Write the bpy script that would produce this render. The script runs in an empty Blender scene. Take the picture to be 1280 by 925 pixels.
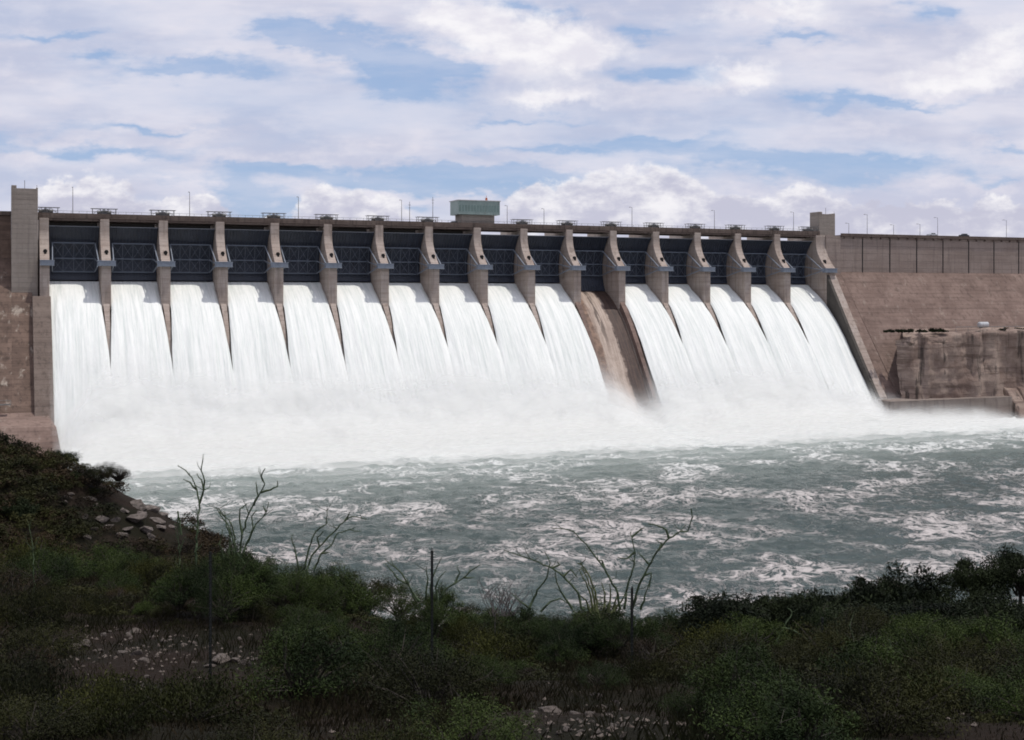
import bpy, math, random
import numpy as np
from mathutils import Vector, noise as mn
random.seed(7); rng = np.random.default_rng(7)
sc = bpy.context.scene; COL = sc.collection
R = math.radians
# ------------------------------------------------------------------ frames
TH = R(22.3); CT, ST = math.cos(TH), math.sin(TH)
F = 1562.0; BAY = 18.29
Z0 = BAY*ST/0.01758
X0 = -585.0*Z0/F
H = 47.0                                   # camera above pool
def D(u, v, w):                            # dam frame (along, downstream, up) -> world
    return Vector((X0+u*CT+v*ST, Z0+u*ST-v*CT, w))
def place(o, u, v, w):
    o.location = D(u, v, w); o.rotation_euler = (0, 0, TH); return o

# ------------------------------------------------------------------ tagging
def tag(o, label=None, cat=None, group=None, kind=None):
    if label: o['label'] = label
    if cat: o['category'] = cat
    if group: o['group'] = group
    if kind: o['kind'] = kind
    return o
def empty(name, **k):
    o = bpy.data.objects.new(name, None); o.empty_display_size = .5; COL.objects.link(o); return tag(o, **k)
def link(name, me, mat=None, parent=None):
    o = bpy.data.objects.new(name, me); COL.objects.link(o)
    if mat is not None:
        for m in (mat if isinstance(mat, (list, tuple)) else [mat]): me.materials.append(m)
    if parent: o.parent = parent
    return o
def dup(root):
    c = root.copy(); COL.objects.link(c)
    for ch in list(root.children):
        d = ch.copy(); COL.objects.link(d); d.parent = c
        for g in list(ch.children):
            e = g.copy(); COL.objects.link(e); e.parent = d
    return c

class MB:
    def __init__(s): s.v = []; s.f = []; s.m = []; s.cm = 0
    def add(s, vs, fs):
        b = len(s.v); s.v += [tuple(p) for p in vs]; s.f += [tuple(b+i for i in f) for f in fs]; s.m += [s.cm]*len(fs)
    def box(s, x0, x1, y0, y1, z0, z1):
        s.add([(x0,y0,z0),(x1,y0,z0),(x1,y1,z0),(x0,y1,z0),(x0,y0,z1),(x1,y0,z1),(x1,y1,z1),(x0,y1,z1)],
              [(0,3,2,1),(4,5,6,7),(0,1,5,4),(1,2,6,5),(2,3,7,6),(3,0,4,7)])
    def prism(s, prof, x0, x1):            # prof: (v, w) polygon, extruded along u; y = -v
        n = len(prof)
        vs = [(x0,-p[0],p[1]) for p in prof]+[(x1,-p[0],p[1]) for p in prof]
        s.add(vs, [tuple(range(n)), tuple(range(2*n-1, n-1, -1))]+[(i, i+n, (i+1)%n+n, (i+1)%n) for i in range(n)])
    def tube(s, p, q, r, n=6, r2=None):
        p, q = Vector(p), Vector(q); d = (q-p)
        if d.length < 1e-6: return
        d.normalize(); a = d.orthogonal().normalized(); b = d.cross(a)
        r2 = r if r2 is None else r2
        vs = []
        for c, rr in ((p, r), (q, r2)):
            for k in range(n):
                t = 2*math.pi*k/n; vs.append(c+a*(rr*math.cos(t))+b*(rr*math.sin(t)))
        s.add(vs, [(k, (k+1)%n, (k+1)%n+n, k+n) for k in range(n)]+[tuple(range(n-1,-1,-1)), tuple(range(n, 2*n))])
    def bar(s, p, q, w, h=None):           # square bar
        h = h or w
        p, q = Vector(p), Vector(q); d = (q-p).normalized()
        up = Vector((0,0,1)) if abs(d.z) < .9 else Vector((1,0,0))
        a = d.cross(up).normalized(); b = a.cross(d).normalized()
        vs = []
        for c in (p, q):
            for sx, sy in ((-1,-1),(1,-1),(1,1),(-1,1)): vs.append(c+a*(sx*w/2)+b*(sy*h/2))
        s.add(vs, [(0,1,2,3),(7,6,5,4),(0,4,5,1),(1,5,6,2),(2,6,7,3),(3,7,4,0)])
    def path(s, pts, radii, n=6):
        prev = None; b = len(s.v); rings = 0
        for i, p in enumerate(pts):
            p = Vector(p)
            d = (Vector(pts[min(i+1, len(pts)-1)])-Vector(pts[max(i-1, 0)])).normalized()
            if prev is None: a = d.orthogonal().normalized()
            else: a = (prev-d*prev.dot(d)).normalized()
            prev = a; c = d.cross(a)
            for k in range(n):
                t = 2*math.pi*k/n; s.v.append(tuple(p+a*(radii[i]*math.cos(t))+c*(radii[i]*math.sin(t))))
            rings += 1
        for r in range(rings-1):
            for k in range(n):
                s.f.append((b+r*n+k, b+r*n+(k+1)%n, b+(r+1)*n+(k+1)%n, b+(r+1)*n+k)); s.m.append(s.cm)
        s.f.append(tuple(b+k for k in range(n-1,-1,-1))); s.m.append(s.cm)
        s.f.append(tuple(b+(rings-1)*n+k for k in range(n))); s.m.append(s.cm)
    def mesh(s, name, smooth=False):
        me = bpy.data.meshes.new(name); me.from_pydata(s.v, [], s.f)
        if any(s.m): me.polygons.foreach_set('material_index', s.m)
        if smooth: me.polygons.foreach_set('use_smooth', [True]*len(s.f))
        me.update(); return me
    def build(s, name, mat, parent=None, smooth=False, bevel=0):
        o = link(name, s.mesh(name, smooth), mat, parent)
        if bevel:
            b = o.modifiers.new('bevel', 'BEVEL'); b.width = bevel; b.segments = 2; b.limit_method = 'ANGLE'; b.angle_limit = R(40)
        return o
def grid_mesh(name, P, smooth=True):       # P: (n, m, 3)
    n, m = P.shape[:2]
    me = bpy.data.meshes.new(name)
    idx = np.arange(n*m).reshape(n, m)
    q = np.stack([idx[:-1,:-1], idx[1:,:-1], idx[1:,1:], idx[:-1,1:]], -1).reshape(-1, 4)
    fast_mesh(me, P.reshape(-1,3), q, smooth); return me
def fast_mesh(me, V, Fc, smooth=False, mats=None):
    k = Fc.shape[1]
    me.vertices.add(len(V)); me.vertices.foreach_set('co', np.asarray(V, np.float32).ravel())
    me.loops.add(len(Fc)*k); me.loops.foreach_set('vertex_index', Fc.astype(np.int32).ravel())
    me.polygons.add(len(Fc)); me.polygons.foreach_set('loop_start', np.arange(0, len(Fc)*k, k, dtype=np.int32))
    if mats is not None: me.polygons.foreach_set('material_index', mats.astype(np.int32))
    me.update(calc_edges=True)
    me.polygons.foreach_set('use_smooth', np.full(len(Fc), smooth))
    me.validate()

# ------------------------------------------------------------------ materials
class NT:
    def __init__(s, tree): s.t = tree; s.n = tree.nodes; s.l = tree.links
    def node(s, typ, **k):
        n = s.n.new(typ)
        for a, b in k.items(): setattr(n, a, b)
        return n
    def put(s, sock, val):
        if isinstance(val, bpy.types.NodeSocket): s.l.new(val, sock)
        elif val is not None:
            if hasattr(sock.default_value, '__len__') and not hasattr(val, '__len__'): sock.default_value = [val]*len(sock.default_value)
            elif hasattr(val, '__len__') and len(val) == 3 and sock.type == 'RGBA': sock.default_value = (*val, 1)
            else: sock.default_value = val
    def math(s, op, a, b=None, c=None, clamp=False):
        n = s.node('ShaderNodeMath', operation=op, use_clamp=clamp)
        s.put(n.inputs[0], a); s.put(n.inputs[1], b)
        if c is not None: s.put(n.inputs[2], c)
        return n.outputs[0]
    def mix(s, f, a, b, blend='MIX'):
        n = s.node('ShaderNodeMix', data_type='RGBA', blend_type=blend)
        s.put(n.inputs[0], f); s.put(n.inputs[6], a); s.put(n.inputs[7], b); return n.outputs[2]
    def noise(s, vec, scale, detail=4, rough=.55, dist=0, mapping=None):
        if mapping is not None:
            m = s.node('ShaderNodeMapping'); s.l.new(vec, m.inputs[0]); m.inputs[3].default_value = mapping; vec = m.outputs[0]
        n = s.node('ShaderNodeTexNoise'); s.l.new(vec, n.inputs['Vector'])
        n.inputs['Scale'].default_value = scale; n.inputs['Detail'].default_value = detail
        n.inputs['Roughness'].default_value = rough; n.inputs['Distortion'].default_value = dist
        return n.outputs['Fac']
    def ramp(s, f, lo, hi, a=0., b=1.):
        n = s.node('ShaderNodeMapRange', interpolation_type='SMOOTHSTEP'); s.put(n.inputs[0], f)
        n.inputs[1].default_value = lo; n.inputs[2].default_value = hi; n.inputs[3].default_value = a; n.inputs[4].default_value = b
        return n.outputs[0]
    def sep(s, vec):
        n = s.node('ShaderNodeSeparateXYZ'); s.l.new(vec, n.inputs[0]); return n.outputs
def mat(name):
    m = bpy.data.materials.new(name); m.use_nodes = True
    t = NT(m.node_tree); b = m.node_tree.nodes['Principled BSDF']
    return m, t, b
def obco(t): return t.node('ShaderNodeTexCoord').outputs['Object']
def rnco(t, co):                            # every object gets its own stains
    oi = t.node('ShaderNodeObjectInfo'); n = t.node('ShaderNodeVectorMath', operation='MULTIPLY_ADD')
    r_ = t.node('ShaderNodeCombineXYZ')
    for k in range(3): t.put(r_.inputs[k], oi.outputs['Random'])
    t.l.new(r_.outputs[0], n.inputs[0]); n.inputs[1].default_value = (173, 91, 57); t.l.new(co, n.inputs[2]); return n.outputs[0]
def bump(t, b, h, dist, strength=1):
    n = t.node('ShaderNodeBump'); n.inputs['Distance'].default_value = dist; n.inputs['Strength'].default_value = strength
    t.put(n.inputs['Height'], h); t.l.new(n.outputs[0], b.inputs['Normal'])

def concrete(name, c, stain, amt=.5, lift=1.5, streak=.5, lime=0):
    m, t, b = mat(name); co = obco(t); s = t.sep(co); co = rnco(t, co)
    n1 = t.noise(co, .12, 6, .62); n2 = t.noise(co, 1.1, 6, .65)
    dr = t.noise(co, 1, 5, .6, 0, (.75, .75, .055))
    col = t.mix(t.ramp(n1, .35, .65, 0, amt), c, stain)
    col = t.mix(t.ramp(dr, .5, .68, 0, streak), col, tuple(x*.42 for x in stain))
    hz = t.noise(co, 1, 4, .6, 0, (.03, .03, .55))
    col = t.mix(t.ramp(hz, .48, .66, 0, .4*amt+.1), col, tuple(x*.55 for x in stain))
    if lime:
        lm = t.noise(co, 1, 5, .62, .3, (.33, .33, .045))
        col = t.mix(t.ramp(lm, .57, .7, 0, lime), col, (.42, .36, .30))
    col = t.mix(t.ramp(n2, .3, .7, 0, .3), col, tuple(x*.62 for x in c))
    fz = t.math('FRACT', t.math('DIVIDE', s[2], lift))
    ln = t.math('LESS_THAN', fz, .09)
    col = t.mix(t.math('MULTIPLY', ln, .17), col, (.03,.025,.02))
    t.put(b.inputs['Base Color'], col); b.inputs['Roughness'].default_value = .92
    bump(t, b, t.math('SUBTRACT', t.noise(co, .9, 7, .65), t.math('MULTIPLY', ln, .3)), .15)
    return m
def paint(name, c, rough=.6, metal=0., var=.35, sc_=.8):
    m, t, b = mat(name); co = rnco(t, obco(t)); n = t.noise(co, sc_, 6, .65)
    dr = t.noise(co, 1, 4, .6, 0, (1.6, 1.6, .12))
    col = t.mix(t.ramp(n, .35, .7, 0, var), c, tuple(x*.5 for x in c))
    col = t.mix(t.ramp(dr, .55, .72, 0, var), col, (c[0]*.55+.02, c[1]*.45+.01, c[2]*.4))
    t.put(b.inputs['Base Color'], col); b.inputs['Roughness'].default_value = rough; b.inputs['Metallic'].default_value = metal
    return m
M = {}
M['conc'] = concrete('spillway_concrete', (.33,.27,.225), (.20,.15,.12), .4)
M['pier'] = concrete('pier_concrete', (.44,.37,.325), (.29,.205,.16), .45, 1.52, .45)
M['tower'] = concrete('tower_concrete', (.32,.275,.24), (.22,.18,.15), .4, 1.52, .3)
M['panel'] = concrete('panel_concrete', (.33,.265,.23), (.24,.18,.15), .5, 3.0, .35)
M['slope'] = concrete('slope_concrete', (.25,.175,.145), (.15,.098,.08), .75, 1.52, .55, .35)
M['slopeL'] = concrete('stained_concrete', (.20,.135,.105), (.10,.065,.05), .75, 1.52, .6, .85)
M['flankL'] = concrete('grey_wet_concrete', (.20,.155,.13), (.12,.085,.07), .5, 1.52, .5)
M['flank'] = concrete('wet_shaded_concrete', (.085,.075,.065), (.05,.042,.036), .5, 1.52, .4)  # wet tone, with the left-facing side's shade put into the colour
M['basin'] = concrete('basin_concrete', (.24,.195,.17), (.15,.115,.095), .5, 3, .5)
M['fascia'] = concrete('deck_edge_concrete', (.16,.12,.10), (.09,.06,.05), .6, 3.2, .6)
M['dark'] = paint('near_black', (.012,.011,.011), .9)
M['skin'] = paint('gate_steel_dark', (.034,.042,.064), .5, 0, .5, .35)
M['rim'] = paint('skylit_gate_rim', (.17,.18,.20), .5)
M['girder'] = paint('gate_girder_paint', (.10,.12,.155), .55)
M['trun'] = paint('trunnion_blue_grey', (.22,.25,.30), .55)
M['rail'] = paint('rail_grey_metal', (.16,.155,.15), .6)
M['pole'] = paint('pole_galvanised', (.24,.24,.25), .5)
M['green'] = paint('green_cladding', (.27,.34,.32), .6, 0, .3)
M['roof'] = paint('pale_roof', (.5,.5,.5), .7)
M['orange'] = paint('orange_paint', (.5,.13,.05), .6)
M['tank'] = paint('pale_tank_paint', (.48,.50,.52), .5)
M['carp'] = paint('car_paint_white', (.55,.57,.6), .35)
M['card'] = paint('car_paint_dark', (.02,.022,.03), .35)
M['band'] = paint('green_glass_band', (.17,.245,.23), .3)
M['glass'] = paint('dark_window_glass', (.02,.028,.033), .12)
M['tyre'] = paint('tyre_rubber', (.015,.015,.015), .9)
M['post'] = paint('fence_post_steel', (.012,.014,.012), .7)

# chute: pale middle, wet brown left side, darker brown right side (position across the bay)
def chute_mat():
    m, t, b = mat('bare_chute_concrete'); co = obco(t); s = t.sep(co)
    x = s[0]                                # object frame: u measured from the chute's left wall
    dist = t.noise(co, 1, 5, .6, 0, (.9, .12, .12))
    xs = t.math('ADD', x, t.math('MULTIPLY', t.math('SUBTRACT', dist, .5), 5.0))
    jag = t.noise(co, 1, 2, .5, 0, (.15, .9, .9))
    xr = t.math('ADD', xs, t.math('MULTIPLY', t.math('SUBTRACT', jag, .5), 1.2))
    n = t.noise(co, 1, 6, .65, 0, (2.2, .10, .10)); n3 = t.noise(co, .5, 6, .65)
    col = t.mix(t.ramp(n, .35, .65, 0, .75), (.48,.385,.32), (.27,.20,.16))
    lft = t.mix(t.ramp(n3, .35, .65), (.26,.165,.115), (.12,.07,.05))
    col = t.mix(t.ramp(xs, 4.2, 2.2), col, lft)
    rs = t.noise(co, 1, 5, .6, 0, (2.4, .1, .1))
    band = t.math('MULTIPLY', t.ramp(t.math('ABSOLUTE', t.math('SUBTRACT', xs, 6.1)), .9, .2), t.ramp(s[2], -22, -8))
    col = t.mix(t.math('MULTIPLY', band, .8), col, (.05,.032,.024))
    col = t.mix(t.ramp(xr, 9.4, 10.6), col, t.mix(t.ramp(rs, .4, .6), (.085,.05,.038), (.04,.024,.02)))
    col = t.mix(t.ramp(t.noise(co, 1, 5, .65, .5, (.25, .25, .5)), .45, .7, 0, .2), col, (.15,.10,.075))
    t.put(b.inputs['Base Color'], col); b.inputs['Roughness'].default_value = .7
    bump(t, b, t.noise(co, .9, 6, .65), .2); return m
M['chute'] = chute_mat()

def white_water():
    m, t, b = mat('falling_white_water'); uv = t.node('ShaderNodeTexCoord').outputs['UV']
    a = t.noise(uv, 1, 6, .62, .15, (1.5, .09, 1)); c = t.noise(uv, 1, 5, .6, .1, (.5, .035, 1)); e = t.noise(uv, 1, 4, .6, 0, (4, .6, 1))
    f = t.math('ADD', t.math('MULTIPLY', a, .5), t.math('ADD', t.math('MULTIPLY', c, .35), t.math('MULTIPLY', e, .15)))
    col = t.mix(t.ramp(f, .38, .58), (.69,.725,.695), (.87,.88,.85))
    sy = t.sep(uv)[1]
    glassy = t.math('MULTIPLY', t.ramp(sy, 7, 0), t.ramp(c, .4, .7, .1, .75))
    col = t.mix(glassy, col, (.50,.56,.54))
    t.put(b.inputs['Base Color'], col); b.inputs['Roughness'].default_value = .8
    b.inputs['Specular IOR Level'].default_value = .15
    bump(t, b, f, .55, .75); return m
M['fall'] = white_water()

def pool_mat():
    m, t, b = mat('river_water_with_foam'); co = obco(t); s = t.sep(co)
    v = t.math('MULTIPLY', s[1], -1.0)
    wrp = t.node('ShaderNodeTexNoise'); t.l.new(co, wrp.inputs['Vector']); wrp.inputs['Scale'].default_value = .05; wrp.inputs['Detail'].default_value = 4
    off = t.node('ShaderNodeVectorMath', operation='MULTIPLY_ADD'); t.l.new(wrp.outputs['Color'], off.inputs[0])
    off.inputs[1].default_value = (26, 26, 26); t.l.new(co, off.inputs[2]); wc = off.outputs[0]
    big = t.noise(wc, .045, 4, .6)
    f1 = t.noise(wc, .14, 6, .6, .5); f2 = t.noise(wc, .38, 5, .6, .4)
    def rid(f, k): return t.math('SUBTRACT', 1.0, t.math('MULTIPLY', t.math('ABSOLUTE', t.math('SUBTRACT', f, .5)), k), clamp=True)
    spk = t.noise(co, .9, 5, .7, .4)
    md = t.ramp(big, .38, .62, .35, 1.15)
    fo = t.math('MAXIMUM', t.math('MULTIPLY', rid(f1, 12.0), md), t.math('MULTIPLY', t.math('MULTIPLY', rid(f2, 11.0), md), .75))
    fo = t.math('ADD', fo, t.math('MULTIPLY', t.ramp(big, .58, .75), .35))
    fo = t.math('ADD', fo, t.math('MULTIPLY', t.math('SUBTRACT', spk, .5), .9))
    foam = t.math('MULTIPLY', t.ramp(fo, .27, .9), .95)
    # everything near the foot of the spillway is froth
    edge = t.math('ADD', v, t.math('MULTIPLY', t.math('SUBTRACT', big, .5), -50.0))
    edge = t.math('ADD', edge, t.math('MULTIPLY', t.math('SUBTRACT', spk, .5), -40.0))
    near = t.ramp(edge, 92, 64)
    pale = t.ramp(edge, 190, 60)
    foam2 = t.math('MAXIMUM', foam, t.math('MAXIMUM', near, t.math('MULTIPLY', pale, .28)))
    deep = t.mix(t.noise(co, .03, 3), (.040,.061,.058), (.062,.09,.082))
    deep = t.mix(t.math('MULTIPLY', pale, .7), deep, (.10,.165,.14))
    fc = t.mix(t.ramp(v, 70, 190), (.76,.79,.765), (.58,.535,.515))
    col = t.mix(foam2, deep, fc)
    t.put(b.inputs['Base Color'], col)
    t.put(b.inputs['Roughness'], t.math('ADD', t.math('MULTIPLY', foam2, .6), .22))
    b.inputs['IOR'].default_value = 1.33
    h = t.math('ADD', t.math('MULTIPLY', t.noise(co, .35, 7, .62, .5), 1.0), t.math('MULTIPLY', foam2, .15))
    bump(t, b, h, 1.9, 1); return m
M['pool'] = pool_mat()

def mist_mat():
    m, t, b = mat('spray_mist'); t.n.remove(b); out = t.n['Material Output']
    co = obco(t); uv = t.node('ShaderNodeTexCoord').outputs['UV']; s = t.sep(uv)   # uv: x soft ends, y height 0..1
    n = t.noise(co, .045, 4, .6); n2 = t.noise(co, .16, 3, .6)
    h = t.math('ADD', s[1], t.math('MULTIPLY', t.math('SUBTRACT', n, .5), .75))
    a = t.math('MULTIPLY', t.ramp(h, 1.0, -.1), t.ramp(n2, .25, .6, .7, 1))
    a = t.math('MULTIPLY', a, t.ramp(s[1], 1.0, .45))
    a = t.math('MULTIPLY', t.math('MULTIPLY', a, 1.7), s[0], clamp=True)
    d = t.node('ShaderNodeBsdfDiffuse'); d.inputs[0].default_value = (.84,.85,.825,1)
    nv = t.node('ShaderNodeNormal')
    cv = t.node('ShaderNodeCombineXYZ'); cv.inputs[0].default_value = .15; cv.inputs[1].default_value = -.55; cv.inputs[2].default_value = .85
    t.l.new(cv.outputs[0], d.inputs['Normal'])
    tr = t.node('ShaderNodeBsdfTransparent'); mx = t.node('ShaderNodeMixShader')
    t.l.new(a, mx.inputs[0]); t.l.new(tr.outputs[0], mx.inputs[1]); t.l.new(d.outputs[0], mx.inputs[2]); t.l.new(mx.outputs[0], out.inputs[0])
    t.n.remove(nv); return m
M['mist'] = mist_mat()

def leaf_mat(name, c1, c2):
    m, t, b = mat(name); oi = t.node('ShaderNodeObjectInfo'); ge = t.node('ShaderNodeNewGeometry')
    co = obco(t); n = t.noise(co, 2.2, 3)
    col = t.mix(oi.outputs['Random'], c1, c2)
    col = t.mix(t.ramp(n, .35, .65, 0, .6), col, tuple(x*.35 for x in c1))
    col = t.mix(t.math('MULTIPLY', ge.outputs['Random Per Island'], .45), col, tuple(min(1, x*1.9) for x in c2))
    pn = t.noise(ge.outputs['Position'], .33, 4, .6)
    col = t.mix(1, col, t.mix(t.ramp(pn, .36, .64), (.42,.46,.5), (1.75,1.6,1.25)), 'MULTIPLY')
    t.put(b.inputs['Base Color'], col); b.inputs['Roughness'].default_value = .75; b.inputs['Specular IOR Level'].default_value = .12
    return m
M['leaf'] = leaf_mat('shaded_olive_leaves', (.014,.017,.007), (.021,.023,.009))  # leaf tones set very dark to stand in for cloud shade
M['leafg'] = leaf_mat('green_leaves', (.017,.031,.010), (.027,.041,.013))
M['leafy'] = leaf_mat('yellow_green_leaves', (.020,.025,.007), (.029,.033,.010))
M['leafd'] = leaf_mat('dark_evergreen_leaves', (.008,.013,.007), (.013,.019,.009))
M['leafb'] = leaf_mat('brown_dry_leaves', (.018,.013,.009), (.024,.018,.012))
M['twig'] = paint('twig_bark', (.030,.024,.018), .9)
M['stem'] = paint('spiny_stem_grey_green', (.045,.07,.028), .85, 0, .5, 3)
M['stemy'] = paint('spiny_stem_yellow_green', (.085,.10,.035), .85, 0, .4, 3)
M['dead'] = paint('grey_dead_twigs', (.10,.085,.08), .9)
def rock_mat(name, c, d):
    m, t, b = mat(name); co = obco(t); oi = t.node('ShaderNodeObjectInfo')
    col = t.mix(t.ramp(t.noise(co, 3, 6, .65), .35, .65), c, d)
    col = t.mix(t.math('MULTIPLY', oi.outputs['Random'], .4), col, tuple(x*.5 for x in c))
    t.put(b.inputs['Base Color'], col); b.inputs['Roughness'].default_value = .95
    bump(t, b, t.noise(co, 6, 6, .7), .08); return m
M['rock'] = rock_mat('pale_limestone', (.20,.165,.14), (.09,.07,.058))
M['riprap'] = rock_mat('riprap_limestone', (.21,.175,.155), (.06,.048,.04))
M['drock'] = rock_mat('dark_reddish_rock', (.05,.034,.03), (.02,.014,.012))
def soil_mat():
    m, t, b = mat('dark_stony_soil'); co = obco(t)
    n = t.noise(co, .35, 5, .6); n2 = t.noise(co, 5, 6, .7)
    col = t.mix(t.ramp(n, .4, .6), (.014,.013,.008), (.024,.017,.013))
    col = t.mix(t.ramp(n2, .6, .72, 0, .5), col, (.08,.06,.05))
    t.put(b.inputs['Base Color'], col); b.inputs['Roughness'].default_value = 1
    b.inputs['Specular IOR Level'].default_value = .1
    bump(t, b, n2, .15); return m
M['soil'] = soil_mat()
def grass_mat():
    m, t, b = mat('short_wild_grass'); co = obco(t); ge = t.node('ShaderNodeNewGeometry')
    n = t.noise(co, .22, 4, .6)
    col = t.mix(t.ramp(n, .4, .6), (.017,.019,.008), (.028,.021,.012))
    col = t.mix(t.math('MULTIPLY', ge.outputs['Random Per Island'], .6), col, (.012,.013,.005))
    t.put(b.inputs['Base Color'], col); b.inputs['Roughness'].default_value = .85; b.inputs['Specular IOR Level'].default_value = .1
    return m
M['grass'] = grass_mat()
def cliff_mat():
    m, t, b = mat('stained_rock_face'); co = obco(t)
    n = t.noise(co, .09, 7, .65); dr = t.noise(co, 1, 6, .62, .3, (.28, .28, .02)); hz = t.noise(co, 1, 5, .65, .4, (.04, .04, .5))
    col = t.mix(t.ramp(n, .36, .64), (.33,.25,.205), (.19,.13,.105))
    col = t.mix(t.ramp(hz, .5, .62, 0, .55), col, (.09,.055,.042))
    col = t.mix(t.ramp(dr, .55, .66, 0, .85), col, (.032,.024,.02))
    lm = t.noise(co, 1, 5, .6, .2, (.4, .4, .05)); col = t.mix(t.ramp(lm, .6, .72, 0, .5), col, (.34,.27,.22))
    t.put(b.inputs['Base Color'], col); b.inputs['Roughness'].default_value = .9
    bump(t, b, t.math('ADD', t.noise(co, .4, 8, .68), t.math('MULTIPLY', hz, .5)), .9); return m
M['cliff'] = cliff_mat()

# ------------------------------------------------------------------ spillway profile
def face(v):
    s = v+10
    if s < 0: return 3.5-.02*s*s
    if s <= 28.2: return 3.5-s**1.85/22.2
    return (3.5-28.2**1.85/22.2)-1.43*(s-28.2)
VS = [-14,-12,-10,-8,-6,-4,-2,0,2,4,6,8,10,12,14,16,18.2,22,26,30,34,38]
PW = 1.42                                   # half thickness of a pier
UP = [i*BAY for i in range(16)]+[16*BAY+1.4]

dam = place(empty('dam', label='long concrete gravity dam with sixteen gate bays and two square towers across the river', cat='dam'), 0, 0, 0)
def part(mb, name, m, **k): return mb.build(name, M[m], dam, **k)
# spillway body either side of the bare chute, and the bare chute itself
for a, b in ((-1.5, UP[10]), (UP[11], UP[16]+1)):
    q = MB(); q.prism([(v, face(v)) for v in VS]+[(38,-70),(-14,-70)], a, b); part(q, 'spillway', 'conc')
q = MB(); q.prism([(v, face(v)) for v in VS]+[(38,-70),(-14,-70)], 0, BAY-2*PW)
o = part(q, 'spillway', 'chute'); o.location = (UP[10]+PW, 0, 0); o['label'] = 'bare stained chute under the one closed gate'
for a in (UP[10], UP[11]-PW):
    q = MB(); q.prism([(v, face(v)) for v in VS]+[(38,-70),(-14,-70)], a+.002, a+PW-.002); part(q, 'spillway', 'conc')

def nose():                                 # (v, w) front of a pier, top to bottom
    pr = [(0, 25.2), (0, 21.5)]
    for k in range(1, 9):
        t = k/8; pr.append((6.6*t**1.75, 21.5-9.8*t))
    return pr+[(7.0, 10.6)]
for i, u in enumerate(UP):
    q = MB()
    if i < 16 and i > 0:
        pr = nose()+[(7.0, face(7)+1.1)]+[(v, face(v)-.6) for v in (6,2,-2,-6,-10,-14)]+[(-20,3.0),(-20,25.2)]
        q.prism(pr, -PW, PW)
    elif i == 0:
        pr = nose()+[(7.0, -8)]+[(-20,-8),(-20,25.2)]
        q.prism(pr, -PW, PW)
    else:
        pr = nose()+[(7.0, -8)]+[(-20,-8),(-20,25.2)]
        q.prism(pr, -1.2, 3.4)
    pier = part(q, 'pier', 'pier', bevel=.12); pier.location = (u, 0, 0)
    # keyhole recess as a proud dark block, its shade put into the colour
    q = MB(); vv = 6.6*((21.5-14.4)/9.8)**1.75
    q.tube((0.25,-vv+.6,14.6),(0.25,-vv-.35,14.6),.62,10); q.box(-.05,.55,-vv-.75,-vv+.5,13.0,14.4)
    q.build('recess_shade', M['dark'], pier)
    # trunnion anchorage beam across the nose
    q = MB(); hw = 2.75; x0 = -hw if i else -1.4; x1 = hw if i < 16 else 3.0
    q.box(x0, x1, -8.3, -6.4, 10.15, 11.55); q.box(x0-.12, x1+.12, -8.42, -6.3, 11.55, 11.72); q.box(x0-.12, x1+.12, -8.42, -6.3, 9.98, 10.15)
    k = x0+.5
    while k < x1: q.box(k-.06, k+.06, -8.42, -8.3, 10.15, 11.55); k += .9
    q.build('trunnion_beam', M['trun'], pier, bevel=.04)
# divider walls that run on down the chute from each pier nose
for i in range(1, 16):
    q = MB(); rows = []
    vs = [7.002,9,11,13,16,19,22,26,30,34,37]
    side = 1 if i in (10, 11) else 0
    for v in vs:
        t = (v-7)/30; hw = .95-.75*min(1, t*1.7) if not side else .95-.3*t
        hh = 3.0-1.9*min(1, t*1.7) if not side else (3.4-.6*t)
        rows.append((v, hw, hh))
    P = []
    for v, hw, hh in rows: P += [(-hw,-v,face(v)-1.5),(-hw,-v,face(v)+hh),(hw,-v,face(v)+hh),(hw,-v,face(v)-1.5)]
    fs = [(0,1,2,3)]
    for r in range(len(rows)-1):
        b = r*4
        for k in range(3): fs.append((b+k, b+4+k, b+5+k, b+1+k))
    q.add(P, fs); o = part(q, 'divider_wall', 'pier' if not side else 'slope'); o.location = (UP[i], 0, 0)
# training walls at both ends of the spillway
def training(u0, u1, above, m, name='training_wall', vend=38, ex=0):
    q = MB(); vs = [7.001,9,11,13,16,19,22,26,30,34,vend]
    pr = [(v, face(v)+above+ex*math.exp(-(v-7)/7)) for v in vs]
    q.prism(pr+[(vend,-70),(7.001,-70)], u0, u1); return part(q, name, m, bevel=.1)
training(-3.6, 1.75, 5.5, 'flankL')
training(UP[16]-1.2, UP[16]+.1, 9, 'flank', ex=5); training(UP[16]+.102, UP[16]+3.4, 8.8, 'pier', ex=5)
# non-overflow monoliths: (u0, u1, foot of vertical face v, w)
def nonover(u0, u1, v0, wtop, wk, mp, ms, joint):
    q = MB(); q.box(u0, u1, -v0, -v0+9, wk, wtop); part(q, 'upper_wall', mp, bevel=.1)
    q = MB(); q.prism([(v0+.0,wk),(v0+(wk+50)*.75,-50),(v0+(wk+50)*.75,-72),(v0-9,-72),(v0-9,wk)], u0, u1); part(q, 'sloping_wall', ms)
    q = MB(); q.box(u0-.01, u1+.01, -v0-.75, -v0+9.2, wtop, wtop+.55)
    k = u0+2
    while k < u1-1: q.box(k-.25, k+.25, -v0-.65, -v0+.1, wtop-.8, wtop); k += 4.6
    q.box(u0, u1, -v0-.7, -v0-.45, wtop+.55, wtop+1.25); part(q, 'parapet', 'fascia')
    for j in joint:
        q = MB(); q.box(j-.2, j+.2, -v0-.12, -v0+.3, wk-.3, wtop); part(q, 'joint', 'dark')
nonover(UP[16]+10.5+.01, 560, 0, 25.0, 10.5, 'panel', 'slope', [315.8+13.9*k for k in range(0, 17)])
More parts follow.
